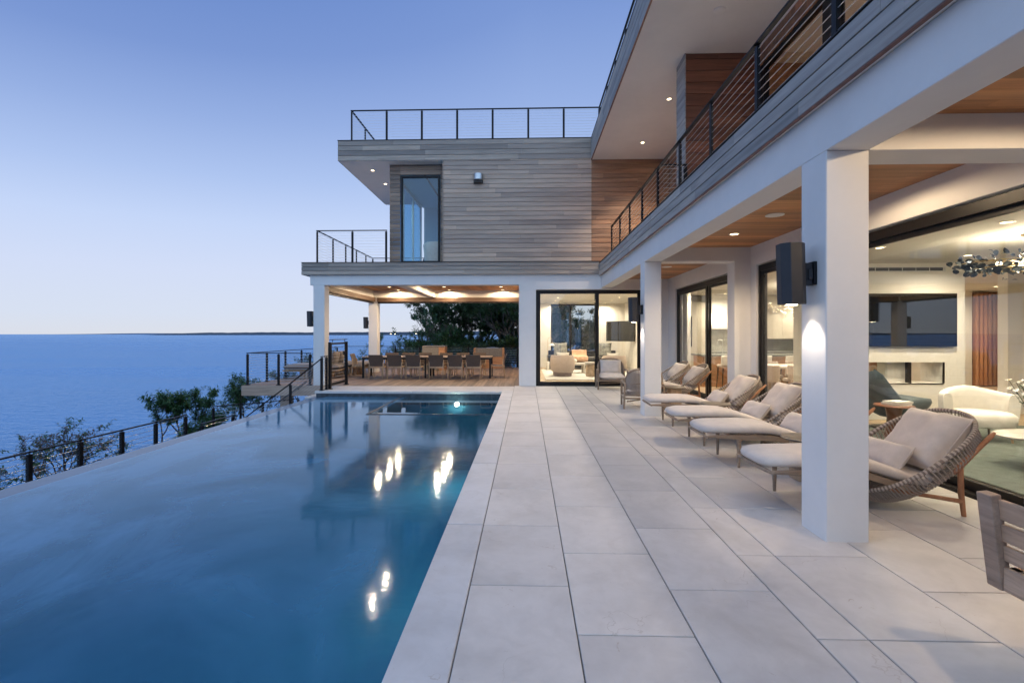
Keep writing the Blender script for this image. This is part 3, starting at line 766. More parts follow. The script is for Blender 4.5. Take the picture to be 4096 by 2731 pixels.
hbox('fireplace_trim', M['frame'], (5.5,7.54,8.79,8.82,.645,.66),(7.54,7.555,8.79,8.82,.66,1.04),(6.98,7.0,8.83,9.2,.66,1.04), bevel=0)
hbox('fireplace_glass', M['glass'], 5.5, 6.62, 8.90, 8.91, .66, 1.04, bevel=0)
hbox('air_grille', M['trim_white'], (5.6,7.56,8.775,8.799,2.75,2.77),(5.6,7.56,8.775,8.799,2.67,2.69),(7.54,7.56,8.775,8.799,2.69,2.75), bevel=0)
hbox('air_grille_slot', M['grille'], [(5.62+i*.24, 5.84+i*.24, 8.785, 8.798, 2.69, 2.75) for i in range(8)], bevel=0)
# back window of the sitting room
f = MB(); f.box(1.15,1.22,21.99,22.1,0,2.93); f.box(3.18,3.25,21.99,22.1,0,2.93); f.box(1.22,3.18,21.99,22.1,2.86,2.93); f.box(1.22,3.18,21.99,22.1,0,.06); f.box(2.02,2.08,21.99,22.1,.06,2.86)
fo = hp(f, 'window', M['frame'], .002, label='dark tall window behind the charcoal sofa')
g = MB(); g.box(1.22,3.18,22.04,22.052,.06,2.86); hp(g, 'pane', M['glass'], 0, parent=fo)
# corridor slat screen
mb = MB()
for i in range(8): mb.box(13.36+i*.125, 13.36+i*.125+.085, 14.50, 14.60, .02, 2.74)
hp(mb, 'slat_screen', M['slat_wood'], .003)
hbox('slat_screen_back', M['clad_dark_x'], 13.3, 14.35, 14.62, 14.66, 0, 2.8, bevel=0)
# --- kitchen, seen through the glass
hbox('backsplash', M['backsplash'], (7.2,13,16.27,16.299,.98,1.40), bevel=0)
hbox('backsplash', M['backsplash_light'], (5.5,7.2,16.27,16.299,.95,1.75), bevel=0)
mb = MB()
for i in range(7): mb.box(7.22+i*.62, 7.22+i*.62+.614, 15.92, 16.298, 1.395, 2.834)
hp(mb, 'wall_cabinet', M['cabinet'], .003)
hbox('range_hood', M['white_cab'], (5.98,7.15,15.9,16.298,1.72,2.834), bevel=.004)
hbox('tall_cabinet', M['cabinet'], (4.7,5.95,15.75,16.298,0,2.60), bevel=.004)
hbox('oven', M['screen'], (5.12,5.44,15.72,15.75,1.14,2.12), bevel=.002)
hbox('base_cabinet', M['orange_wood'], (5.96,12.5,15.7,16.25,.0,.92), bevel=.002)
hbox('counter', M['backsplash'], (5.96,12.5,15.66,16.268,.92,.97), bevel=.003)
# pavilion deck
r = random.Random(4); mb = MB(); x = -8.52
while x < -.22:
    y = 14.055
    while y < 22.33:
        L_ = 1.8+2.6*r.random(); b = min(y+L_, 22.35)
        if 22.35-b < .5: b = 22.35
        mb.box(x+.003, x+.099, y+.001, b-.001, -.03, -.001); y = b
    x += .102
deck = struct(mb.build('deck', M['deck'], bevel=.002))
mb = MB(); mb.box(-8.56,-5.70,14.04,14.053,-.30,.0); mb.box(-8.56,-8.525,14.053,22.36,-.30,.0); mb.box(-8.5,-.2,14.2,22.3,-.28,-.04)
struct(mb.build('deck_rim', M['beam_wood']))
mb = MB()
mb.box(-7.62,-7.30,14.5,14.72,-1.9,-.28); struct(mb.build('deck_post', M['beam_wood'], bevel=.004))
mb = MB(); mb.box(-6.85,-6.60,16.3,16.5,-1.9,-.28); struct(mb.build('deck_post', M['beam_wood'], bevel=.004))
mb = MB(); mb.box(-6.6,-.2,14.3,14.5,-1.9,-.3); mb.box(-5.72,-5.60,12.78,14.05,-1.9,-.13); struct(mb.build('retaining_wall', M['concrete']))
# ------------------------------------------------------------------ cable railings
def railing(label, pts, h=1.0, nc=11, plate=True, pw=.06, pd=.035, cable_r=.0042, rail=(.055,.022), noposts=(), group='black cable railings', cat='railing', z_gap=.035):
    b0 = pts[0]
    root = thing('cable_railing', label, cat, b0, 0, group)
    o = Vector(b0)
    P = [Vector(p)-o for p in pts]; K = len(P)
    for k, p in enumerate(P):
        if k in noposts: continue
        d = (P[min(k+1,K-1)]-P[max(k-1,0)]); d.z = 0; d.normalize()
        if 0 < k < K-1:
            d = (P[k+1]-P[k]); d.z = 0; d.normalize()
        s = Vector((d.y,-d.x,0))
        mb = MB(); mb.bar(p+Vector((0,0,.0)), p+Vector((0,0,h-z_gap)), pd, pw, up=d if abs(d.y) > .5 else s.cross(Vector((0,0,1))))
        if plate:
            mb.box(p.x-.055,p.x+.055,p.y-.055,p.y+.055,0,.018)
        mb.tube([p+Vector((0,0,h-z_gap-.002)), p+Vector((0,0,h-.008))], .008, 8)
        mb.build('post', M['black'], root, bevel=.002)
    mb = MB()
    for a, b in zip(P[:-1], P[1:]):
        u = Vector((0,0,1)); dd = (b-a).normalized()
        ext = dd*.028
        mb.bar(a+u*h-ext, b+u*h+ext, rail[0], rail[1])
    mb.build('top_rail', M['black'], root, bevel=.002)
    mb = MB()
    for i in range(nc):
        z = .07 + (h-z_gap-.10)*i/(nc-1)
        for a, b in zip(P[:-1], P[1:]):
            mb.tube([a+Vector((0,0,z)), b+Vector((0,0,z))], cable_r, 5, cap=False)
    mb.build('cable_infill', M['cable'], root, smooth=True)
    return root
railing('long black cable railing along the upper deck above the white beam', [(2.45,y,3.60) for y in (13.64,12.45,11.28,10.08,8.89,7.62,6.35,5.10,3.83,2.6,1.35,.1,-1.1)], 1.02, plate=False)
railing('short black cable railing closing the upper deck at the timber fin', [(2.48,8.66,3.60),(2.88,8.66,3.60)], 1.0, plate=False, noposts=(0,))
railing('black cable railing round the balcony beside the tall upstairs window', [(-4.22,14.22,3.70),(-5.25,14.22,3.70),(-6.33,14.22,3.70),(-6.33,15.4,3.70),(-6.33,16.5,3.70),(-6.33,17.55,3.70),(-6.33,18.6,3.70),(-6.33,19.45,3.70),(-5.3,19.45,3.70),(-4.22,19.45,3.70)], .98, plate=True)
railing('black cable railing round the flat roof of the wing', [(2.19,14.24,7.36),(1.13,14.24,7.36),(.07,14.24,7.36),(-1.0,14.24,7.36),(-2.07,14.24,7.36),(-3.14,14.24,7.36),(-4.21,14.24,7.36),(-5.28,14.24,7.36),(-5.28,15.45,7.36),(-5.28,16.6,7.36),(-5.28,17.7,7.36),(-5.28,18.8,7.36)], .95, plate=False)
railing('black cable railing along the edge of the main roof', [(2.19,y,7.34) for y in (14.1,12.9,11.7,10.5,9.3,8.1,6.9,5.7,4.5,3.3,2.1,.9,-.3)], .95, plate=False)
railing('black cable railing round the seaward end of the timber deck', [(-6.55,14.22,0),(-7.52,14.22,0)]+[(-8.48,y,0) for y in (14.22,15.30,16.5,17.7,18.85,20.0,21.1,22.22)]+[(x,22.22,0) for x in (-7.3,-6.15,-5.0,-3.85,-2.7,-1.55,-.4)], .97, plate=True, pd=.05)
# garden path below the pool
PXR = -8.20
railing('low black cable railing along the path below the infinity edge', [(PXR,y,-1.42) for y in (1.6,2.75,3.9,5.15,6.3,7.60,8.50,9.40,10.28,11.2)], 1.02, plate=False, pw=.07, pd=.055, nc=10)
railing('short black cable railing on the stair landing below the pool', [(-7.1,10.2,-1.42),(-7.1,11.3,-1.42)], 1.0, plate=False, pd=.05, nc=10)
railing('black cable railing across the lower stair landing', [(-8.42,12.55,-1.40),(-7.95,13.0,-1.40),(-7.48,13.28,-1.40),(-6.9,14.2,-1.40)], 1.0, plate=False, pd=.05, nc=10)
# stair rails running down from the patio corner
railing('sloping black cable railing of the garden stair, nearest the pool', [(-5.62,12.9,-.02),(-6.53,12.98,-.72),(-7.85,13.0,-1.70)], .90, plate=False, pd=.05)
st = thing('handrail', 'sloping black handrail on the far side of the garden stair', 'handrail', (-6.5,13.95,.15), 0)
mb = MB(); mb.tube([(-.02,0,.0),(-.95,0,-.70),(-1.0,0,-.74)], .02, 8); mb.tube([(-.3,0,-.21),(-.3,.07,-.26),(-.3,.12,-.26)], .01, 6); mb.tube([(-.75,0,-.55),(-.75,.07,-.6),(-.75,.12,-.6)], .01, 6)
mb.build('rail', M['black'], st, smooth=True)
mb = MB()
for i in range(10):
    mb.box(-5.76-.29*(i+1), -5.76-.29*i, 12.82, 14.0, -.17*(i+1)-.05-1.8*(i>8), -.17*(i+1))
struct(mb.build('garden_stair', M['stone'], bevel=.004))
railing('two post black railing stub beside the gate at the patio corner', [(-5.60,12.86,0),(-5.57,13.10,0)], .93, pd=.05)
g = thing('gate', 'tall black cable gate between the stone patio and the timber deck', 'gate', (-5.52,13.2,0))
mb = MB(); mb.box(-.035,.035,-.03,.05,0,1.32); mb.box(-.06,.06,-.06,.08,0,.02); mb.build('post', M['black'], g, bevel=.003)
mb = MB(); mb.box(-.035,.035,1.19,1.27,0,1.32); mb.box(-.06,.06,1.16,1.30,0,.02); mb.build('post', M['black'], g, bevel=.003)
mb = MB(); mb.box(-.02,.02,.06,.10,.09,1.30); mb.box(-.02,.02,1.14,1.18,.09,1.30); mb.box(-.02,.02,.10,1.14,.09,.16); mb.box(-.02,.02,.10,1.14,1.25,1.30); mb.build('gate_frame', M['black'], g, bevel=.002)
mb = MB(); mb.box(-.03,.03,.05,1.26,1.38,1.40); mb.tube([(0,.2,1.31),(0,.2,1.39)], .01, 8); mb.tube([(0,1.1,1.31),(0,1.1,1.39)], .01, 8); mb.build('top_rail', M['black'], g, bevel=.002)
mb = MB()
for i in range(11): mb.tube([(0,.1,.22+i*.095),(0,1.14,.22+i*.095)], .0032, 5)
mb.build('cable_infill', M['cable'], g)
mb = MB(); mb.box(-.03,.03,1.02,1.16,.93,1.03); mb.tube([(-.06,1.09,.98),(.06,1.09,.98)], .012, 8); mb.build('latch', M['black'], g, bevel=.002)

# ------------------------------------------------------------------ lights
def downlight(x, y, z, label, group, e=0, col=(1,.745,.47), r=.05, spot=140, blend=.7):
    t = thing('downlight', label, 'downlight', (x,y,z), 0, group)
    mb = MB(); n = 20
    ring = lambda rr, zz: [(rr*math.cos(2*math.pi*i/n), rr*math.sin(2*math.pi*i/n), zz) for i in range(n)]
    mb.loft([ring(r*1.35,-.0005), ring(r*1.35,-.006), ring(r,-.008), ring(r*.96,.001)], cap=False); mb.build('trim_ring', M['trim_white'], t, smooth=True)
    mb = MB(); mb.add(ring(r*.97,-.003), [tuple(range(n-1,-1,-1))]); mb.build('lens', M['lamp_hot'], t)
    if e: lamp('SPOT', (0,0,-.03), e, col, .05, t, spot, blend=blend)
    return t
bays = ['seaward bay','middle bay','inner bay']; rows = ['nearest the pool','in the middle row','nearest the trees']
for i, x in enumerate((-5.13,-3.07,-.93)):
    for j, y in enumerate((16.35,17.70,18.93)):
        downlight(x, y, 3.317, f'recessed downlight in the pavilion timber ceiling, {bays[i]}, {rows[j]}', 'pavilion ceiling downlights', 72, r=.062, spot=174, blend=.2)
def speaker_disc(x, y, z, label):
    t = thing('ceiling_speaker', label, 'ceiling speaker', (x,y,z), 0, 'round ceiling speakers'); mb = MB()
    mb.lathe([(0,0),(.115,0),(.12,-.004),(.118,-.010),(.0,-.012)], n=32); mb.build('grille', M['trim_white'], t, smooth=True)
for y, lab, dl in ((7.83,'recessed downlight in the cedar ceiling between the two columns','near'),(5.2,'recessed downlight in the cedar ceiling just beyond the near column','a'),(11.0,'recessed downlight in the cedar ceiling above the far rope chairs','b'),(2.1,'recessed downlight in the cedar ceiling in front of the near column','c')):
    downlight(3.39, y, 3.178, lab, 'terrace ceiling downlights', {2.1:105, 11.0:60, 5.2:48}.get(y, 130), r=.062, spot={2.1:177, 5.2:174}.get(y, 138), blend={2.1:.12, 5.2:.22}.get(y, .7))
speaker_disc(3.40, 6.59, 3.179, 'white round speaker in the cedar ceiling between the two columns')
speaker_disc(3.41, 11.6, 3.179, 'white round speaker in the cedar ceiling beyond the far column')
downlight(3.14, 10.51, 6.704, 'downlight in the pale roof soffit, nearer the viewer', 'roof soffit downlights', 360, (1,.84,.68), spot=104, r=.045)
downlight(3.14, 12.88, 6.704, 'downlight in the pale roof soffit, nearer the timber wall', 'roof soffit downlights', 360, (1,.84,.68), spot=104, r=.045)
downlight(3.14, 5.6, 6.704, 'downlight in the pale roof soffit above the upper windows', 'roof soffit downlights', 360, (1,.84,.68), spot=104, r=.045)
downlight(-4.87, 14.94, 6.743, 'downlight under the wing roof corner, nearer the edge', 'wing soffit downlights', 130, (1,.75,.52), spot=165, r=.05)
downlight(-4.86, 16.29, 6.743, 'downlight under the wing roof corner, farther back', 'wing soffit downlights', 130, (1,.75,.52), spot=165, r=.05)
t = thing('smoke_detector', 'small white round cover in the roof soffit', 'detector', (3.08,7.65,6.704)); mb = MB(); mb.lathe([(0,0),(.09,0),(.09,-.012),(.07,-.02),(0,-.02)], n=24); mb.build('cover', M['soffit'], t, smooth=True)
k = 0
for x, xn in ((1.24,'left row'),(3.59,'right row')):
    for y, yn in ((16.4,'by the door'),(18.3,'second from the door'),(19.95,'third from the door'),(21.6,'by the back wall')):
        downlight(x, y, 2.957, f'sitting room downlight behind the end door, {xn}, {yn}', 'sitting room downlights', 165, (1,.85,.66), spot=168, blend=1.0)
for x, y, lab in ((5.25,7.2,'living room downlight nearest the air grille left end'),(7.2,7.95,'living room downlight above the television'),(5.5,5.6,'living room downlight nearest the chandelier'),(8.6,6.8,'living room downlight right of the chandelier'),(8.6,4.2,'living room downlight in the near right part'),(5.6,3.2,'living room downlight nearest the viewer'),(12.7,13.2,'corridor downlight before the slatted screen')):
    downlight(x, y, 2.832, lab, 'living room downlights', 190, (1,.85,.66), spot=168, blend=1.0, r=.055)
for x, y, lab in ((4.95,13.3,'kitchen downlight nearest the sliding door'),(7.3,13.6,'dining room downlight over the table end'),(6.7,11.6,'dining room downlight right of the glass chandelier'),(8.9,15.3,'kitchen downlight before the wall cabinets'),(6.3,15.2,'kitchen downlight before the range hood'),(4.95,11.2,'dining room downlight by the door mullion')):
    downlight(x, y, 2.832, lab, 'kitchen downlights', 235, (1,.85,.66), spot=168, blend=1.0, r=.055)
# lamp of the upstairs amber room
downlight(6.2, 5.5, 6.598, 'downlight in the amber upstairs room', 'upstairs downlights', 90)
downlight(6.2, 8.0, 6.598, 'downlight in the amber upstairs room near the fin', 'upstairs downlights', 90)
downlight(-2.95, 17.4, 6.618, 'downlight inside the bedroom behind the tall window', 'upstairs downlights', 4)

def sconce(x, y, label, e, zc=2.015):
    """angular box lamp on a bracket fixed to the column face at x (faces -x)"""
    t = thing('wall_light', label, 'wall light', (x, y, zc-.235), 0, 'black angular wall lights')
    mb = MB(); prof = [(-.075,-.05),(-.02,-.105),(.055,-.105),(.09,-.06),(.09,.06),(.055,.105),(-.02,.105),(-.075,.05)]
    c = -.165
    # tapered at the back: a six sided housing leaning very slightly
    rings = []
    for z, s, dx in ((0,1,.006),(.47,1,-.006)):
        rings.append([(c+px*s+dx, py*s, z) for px, py in [(.075,-.06),(.075,.06),(.03,.095),(-.055,.095),(-.10,.035),(-.10,-.035),(-.055,-.095),(.03,-.095)]])
    mb.loft(rings); mb.build('housing', M['sconce'], t, bevel=.003)
    mb = MB(); mb.box(-.10,-.025,-.035,.035,.15,.32); mb.box(-.06,-.03,-.05,.05,.19,.27); mb.build('bracket', M['sconce'], t, bevel=.003)
    mb = MB(); mb.box(-.025,-.001,-.055,.055,.15,.33); mb.build('back_plate', M['black'], t, bevel=.003)
    mb = MB(); mb.lathe([(0,.0),(.04,0),(.04,-.004),(0,-.005)], (c,0,-.0005), 18); mb.build('lens', M['lamp_warm' if e else 'black'], t)
    if e: lamp('SPOT', (-.125,0,-.02), e, (1,.86,.70), .03, t, 78, rot=(0,R(-9),0), blend=.45)
    return t
sconce(2.24, 3.77, 'large black angular wall light on the near white column', 15)
sconce(2.24, 9.20, 'black angular wall light on the second white column', 15)
sconce(-6.44, 14.37, 'black angular wall light on the front pavilion column', 0)
sconce(-6.44, 19.42, 'dark wall light on the rear pavilion column', 0)
# metal vent hood on the timber wall
v = thing('vent_hood', 'small steel vent hood on the grey timber wall', 'vent hood', (-1.42,14.117,6.02))
mb = MB(); n = 12; prof = [(-.135,-.01),(-.135,-.06)] + [(-.135*math.cos(math.pi*i/n), -.06-.13*math.sin(math.pi*i/n)) for i in range(n+1)] + [(.135,-.01)]
mb.loft([[(x,y,.10) for x, y in prof],[(x,y*.96,.26) for x, y in prof],[(x,y*.90,.28) for x, y in prof]]); mb.build('hood', M['steel'], v, smooth=True)
mb = MB(); mb.box(-.12,.12,-.14,-.01,.02,.06); mb.box(-.14,.14,-.02,-.0,-.0,.3); mb.tube([(-.13,-.03,.1),(-.1,-.14,.075),(0,-.18,.07),(.1,-.14,.075),(.13,-.03,.1)], .012, 6); mb.build('flap', M['grille'], v, bevel=.002)
# ------------------------------------------------------------------ rope lounges
def ellipse_pts(c, al, a, b, n, ex=2.3):
    d = Vector((math.cos(al),0,math.sin(al))); pts = []
    for i in range(n):
        t = 2*math.pi*i/n; ct, st = math.cos(t), math.sin(t)
        u = math.copysign(abs(ct)**(2/ex), ct)*a; v = math.copysign(abs(st)**(2/ex), st)*b
        pts.append(Vector(c)+d*u+Vector((0,v,0)))
    return pts
def rope_shell(root):
    al = R(34); nrm = Vector((math.sin(al),0,-math.cos(al)))
    C0 = Vector((.36,0,.49)); RN = 124
    rim = ellipse_pts(C0, al, .615, .44, RN, 2.4); fine_rim = ellipse_pts(C0, al, .615, .44, 220, 2.4)
    inn = [p + nrm*.235 for p in ellipse_pts(C0, al, .44, .31, RN, 2.3)]
    mb = MB(); mb.tube(fine_rim, .019, 8, closed=True); mb.m = [(i//8) % 2 for i in range(len(mb.f))]; mb.build('shell_rim', [M['rim'], M['rim_light']], root, smooth=True)
    mb = MB()
    for i in range(RN):
        a = rim[i]; b = inn[(i+2) % RN]; out = (a-C0).normalized()
        m1 = a.lerp(b,.35)+nrm*.035+out*.045; m2 = a.lerp(b,.72)+nrm*.03+out*.03
        mb.tube([a, m1, m2, b], .0064, 5, cap=False)
    for i in range(-13,14):
        y = i*.023; h = math.sqrt(max(0,1-(y/.32)**2)); c = C0+nrm*.24; d = Vector((math.cos(al),0,math.sin(al)))
        mb.tube([c+d*(.44*h)+Vector((0,y,0)), c-d*(.44*h)+Vector((0,y,0))], .007, 5, cap=False)
    mb.tube(inn, .011, 6, closed=True)
    mb.build('rope_weave', M['rope'], root, smooth=True)
def rear_frame(root):
    for s in (-1,1):
        mb = MB()
        mb.tube([(.615,.36*s,0),(.585,.365*s,.20),(.57,.375*s,.44)], [.017,.022,.021], 10); mb.build('leg', M['teak_fresh'], root, smooth=True)
        mb = MB(); mb.tube([(.50,.385*s,.37),(.57,.392*s,.45),(.84,.37*s,.685),(.87,.365*s,.71)], [.014,.021,.019,.012], 10); mb.tube([(.585,.365*s,.13),(.40,.33*s,.155),(.05,.28*s,.20)], [.02,.017,.016], 10)
        mb.build('rear_support', M['teak_fresh'], root, smooth=True)
def pad(root, path, hw, th, name='mattress'):
    rings = []; K = len(path)
    for k in range(K):
        x, z = path[k]; x0, z0 = path[max(k-1,0)]; x1, z1 = path[min(k+1,K-1)]
        d = Vector((x1-x0,0,z1-z0)).normalized(); u = Vector((-d.z,0,d.x)); w, t = hw[k], th[k]
        ring = []
        n = 20
        for i in range(n):
            a = 2*math.pi*i/n; ca, sa = math.cos(a), math.sin(a)
            yy = math.copysign(abs(ca)**.42, ca)*w; zz = math.copysign(abs(sa)**.75, sa)*t/2
            q = mnoise.noise(Vector((x*4, yy*5, 3)))*.006
            ring.append(Vector((x,yy,z)) + u*(zz+(q if sa > 0 else 0)))
        rings.append(ring)
    mb = MB(); mb.loft(rings); return mb.build(name, M['fabric'], root, smooth=True)
def lounge(label, loc, rz=0):
    t = thing('rope_chaise', label, 'chaise longue', loc, rz, 'rope shell chaise longues on the terrace')
    rope_shell(t); rear_frame(t)
    # front frame
    mb = MB()
    for s in (-1,1): mb.loft([[(x,s*.29+dy,z+dz) for dy, dz in ((-.016,-h),(.016,-h),(.016,.0),(-.016,.0))] for x, z, h in ((-1.0,.365,.022),(-.86,.372,.034),(-.63,.376,.058),(-.3,.374,.06),(-.18,.365,.06),(.1,.27,.055),(.32,.20,.045))])
    mb.tube([(-.985,-.335,.352),(-.99,-.2,.352),(-.99,.2,.352),(-.985,.335,.352)], [.012,.018,.018,.012], 10)
    mb.bar((-.63,-.29,.335),(-.63,.29,.335),.03,.035)
    mb.bar((-.25,-.29,.33),(-.25,.29,.33),.03,.03)
    mb.build('seat_frame', M['teak'], t, bevel=.003)
    for s in (-1,1):
        mb = MB(); mb.loft([[(-.63+cx*r, s*.305+cy_*r*.9, z) for cx, cy_ in [(math.cos(a), math.sin(a)) for a in [2*math.pi*i/10 for i in range(10)]]] for z, r in ((0,.015),(.2,.022),(.29,.027),(.335,.045))])
        mb.build('leg', M['teak'], t, smooth=True)
    path = [(-1.035,.415),(-1.02,.42),(-.97,.425),(-.86,.432),(-.6,.436),(-.4,.436),(-.25,.43),(-.1,.40),(.1,.335),(.25,.285),(.36,.27),(.46,.29)]
    hw = [.10,.20,.26,.295,.315,.322,.325,.325,.32,.31,.30,.25]; th = [.03,.07,.095,.105,.11,.11,.108,.105,.10,.10,.10,.06]
    pad(t, path, hw, th)
    mb = MB(); mb.pillow(.60,.57,.25, TRS((.585,0,.585), rz=R(90)) @ Matrix.Rotation(R(37),4,'X'), 16, 1, .035, .009, 6); mb.build('back_cushion', M['fabric'], t, smooth=True)
    mb = MB(); mb.pillow(.50,.29,.18, TRS((.22,.03,.435), rz=R(94)) @ Matrix.Rotation(R(38),4,'X'), 12, 2, wr=.008); mb.build('lumbar_pillow', M['fabric'], t, smooth=True)
    return t
L4 = lounge('rope chaise longue partly behind the near white column, nearest the viewer', (3.10,4.49,0), R(2))
dup(L4, (3.10,5.89,0), 0, 'rope chaise longue second from the near column, footrest in full view')
dup(L4, (3.10,6.96,0), 0, 'rope chaise longue third from the near column, in front of the wide glass door')
dup(L4, (3.10,8.34,0), R(-1), 'rope chaise longue farthest from the viewer, beside the second white column')
rl = random.Random(12)
for o in [q for q in COL.objects if q.name.startswith('rope_chaise')]:
    for ch in o.children:
        if ch.name.startswith('lumbar_pillow'): ch.rotation_euler.z = R(rl.uniform(-7,7)); ch.location.z = rl.uniform(-.008,.012)
        if ch.name.startswith('back_cushion'): ch.rotation_euler.z = R(rl.uniform(-3,3)); ch.location.x = rl.uniform(-.02,.01)
def rope_chair(label, loc, rz=0):
    t = thing('rope_chair', label, 'lounge chair', loc, rz, 'low rope shell chairs beyond the second column')
    rope_shell(t); rear_frame(t)
    for s in (-1,1):
        mb = MB(); mb.tube([(-.22,.30*s,0),(-.17,.30*s,.16),(-.05,.30*s,.26),(.2,.3*s,.24)], [.014,.02,.024,.018], 10); mb.build('leg', M['teak_fresh'], t, smooth=True)
    pad(t, [(-.30,.375),(-.27,.375),(-.2,.375),(-.05,.36),(.1,.335),(.25,.30),(.36,.28),(.46,.29)], [.2,.27,.30,.32,.32,.31,.30,.25], [.04,.09,.11,.11,.11,.10,.10,.06], 'seat_cushion')
    mb = MB(); mb.pillow(.52,.48,.22, TRS((.60,0,.575), rz=R(90)) @ Matrix.Rotation(R(37),4,'X'), 14, 3, .035, .009, 6); mb.build('back_cushion', M['fabric'], t, smooth=True)
    return t
c1 = rope_chair('low rope chair just beyond the second white column, beside a round side table', (3.38,11.35,0))
dup(c1, (3.36,12.55,0), R(3), 'low rope chair farthest along the terrace, against the end wall')
def side_table(label, loc, rz=0):
    t = thing('side_table', label, 'side table', loc, rz, 'round topped side tables between the lounges')
    mb = MB(); mb.lathe([(0,0),(.222,0),(.235,.008),(.235,.016),(.225,.022),(0,.022)], (0,0,.428), 40); mb.build('table_top', M['tabletop'], t, smooth=True)
    mb = MB(); n = 28
    for a, b in ((-.115,.115),):
        pass
    w = .115
    ring = lambda r: [(r*math.cos(2*math.pi*i/n), r*math.sin(2*math.pi*i/n)) for i in range(n)]
    sq = []
    for i in range(n):
        q = 2*math.pi*i/n; c, s = math.cos(q), math.sin(q)
        sq.append((math.copysign(abs(c)**.45,c)*.13, math.copysign(abs(s)**.45,s)*.13))
    mb.loft([[(x*k,y*k,z) for x, y in sq] for z, k in ((0,.97),(.01,1),(.42,1),(.428,.98))]); mb.build('pedestal', M['teak_light'], t, smooth=True)
    mb = MB()
    for s in (-1,):
        mb.tube([(-.035,s*.130,.30),(.035,s*.130,.30)], .014, 10)
    mb.build('hand_slot', M['grille'], t, smooth=True)
    mb = MB(); mb.tube([(-.130,-.035,.30),(-.130,.035,.30)], .014, 10); mb.build('hand_slot', M['grille'], t, smooth=True)
    return t
s1 = side_table('round topped teak side table between the third and farthest chaise longues', (3.02,7.66,0))
dup(s1, (2.99,5.17,0), 0, 'round topped teak side table beside the near white column')
dup(s1, (3.10,10.02,0), 0, 'round topped teak side table beyond the second white column')

# ------------------------------------------------------------------ rope armchairs at the end of the terrace
def armchair(label, loc, rz):
    t = thing('rope_armchair', label, 'armchair', loc, rz, 'teak and rope armchairs')
    for s in (-1,1):
        mb = MB(); mb.tube([(.40*s,-.36,0),(.40*s,-.35,.52)], [.022,.024], 10); mb.build('leg', M['teak'], t, smooth=True)
        mb = MB(); mb.tube([(.41*s,.30,0),(.40*s,.27,.30),(.39*s,.26,.50)], [.022,.023,.022], 10); mb.build('leg', M['teak'], t, smooth=True)
        mb = MB(); mb.tube([(.40*s,-.41,.515),(.405*s,-.2,.545),(.40*s,.10,.53),(.38*s,.26,.50)], [.024,.027,.026,.022], 10); mb.build('arm', M['teak'], t, smooth=True)
    mb = MB()
    for s in (-1,1): mb.tube([(.40*s,-.35,.22),(.40*s,.28,.20)], .018, 8)
    mb.tube([(-.40,-.34,.25),(.40,-.34,.25)], .022, 8); mb.tube([(-.40,.27,.22),(.40,.27,.22)], .02, 8)
    for i in range(6): mb.bar((-.39,-.27+i*.1,.27),(.39,-.27+i*.1,.27),.06,.018)
    mb.tube([(-.34,-.30,.17),(.34,.24,.15)], .014, 8)
    mb.build('seat_frame', M['teak'], t, smooth=True)
    n = 40; hoop = []; low = []
    for i in range(n+1):
        a = math.pi*(i/n); c, s = math.cos(a), math.sin(a)
        x = math.copysign(abs(c)**.7, c)*.365; k = s**.6
        hoop.append(Vector((x, .10+.28*k, .50+.335*k)))
        low.append(Vector((x*.92, .05+.22*k, .27+.015*k)))
    mb = MB(); mb.tube(hoop, .021, 8); mb.tube(low, .014, 8)
    for h in (.45,):
        mb.tube([l.lerp(p, h)+Vector((0,.015,0)) for l, p in zip(low, hoop)], .013, 6)
    mb.build('back_hoop', M['teak'], t, smooth=True)
    mb = MB()
    for i in range(1, n):
        mb.tube([hoop[i], hoop[i].lerp(low[i], .5)+Vector((0,.03,0)), low[i]], .0085, 5, cap=False)
    mb.build('rope_weave', M['rope'], t, smooth=True)
    mb = MB(); mb.pillow(.70,.68,.17, TRS((0,-.06,.365), rx=R(-88)), 12, 4, .02); mb.build('seat_cushion', M['fabric'], t, smooth=True)
    mb = MB(); mb.pillow(.60,.42,.18, TRS((0,.18,.60), rx=R(-16)), 12, 5); mb.build('back_cushion', M['fabric'], t, smooth=True)
    return t
a1 = armchair('teak and rope armchair facing the viewer before the end sliding door', (2.43,13.58,0), R(-4))
dup(a1, (2.47,10.14,0), R(174), 'teak and rope armchair seen from behind, half hidden by the second column')

# ------------------------------------------------------------------ slatted teak sofa at the right edge
t = thing('slatted_sofa', 'weathered slatted teak sofa cut off at the lower right edge', 'sofa', (2.325,1.49,0))
mb = MB()
def lean(z): return -.045*(z-.3)/.45
mb.bar((.02,.93,.30),(-.035,.93,.765),.055,.075,up=(0,1,0)); mb.build('corner_post', M['teak_sofa'], t, bevel=.006, seg=2)
mb = MB(); mb.bar((.02,-.93,.30),(-.035,-.93,.765),.055,.075,up=(0,1,0)); mb.build('corner_post', M['teak_sofa'], t, bevel=.006, seg=2)
mb = MB()
for z0, z1 in ((.645,.745),(.54,.625),(.445,.52)):
    x0, x1 = .02+lean(z0), .02+lean(z1)
    mb.loft([[(x0,y,z0),(x0+.028,y,z0),(x1+.028,y,z1),(x1,y,z1)] for y in (-.90,.895)])
mb.build('back_slats', M['teak_sofa'], t, bevel=.004)
mb = MB(); mb.box(.0,.06,-.90,.895,.30,.415); mb.box(.02,.80,.84,.895,.30,.415); mb.box(.02,.80,-.895,-.84,.30,.415); mb.box(.76,.82,-.89,.89,.30,.415); mb.box(.06,.76,-.84,.84,.36,.385); mb.build('base_frame', M['teak_sofa'], t, bevel=.005)
mb = MB(); mb.box(.14,.7,-.8,.8,0,.30); mb.build('plinth', M['teak_sofa'], t, bevel=.005)
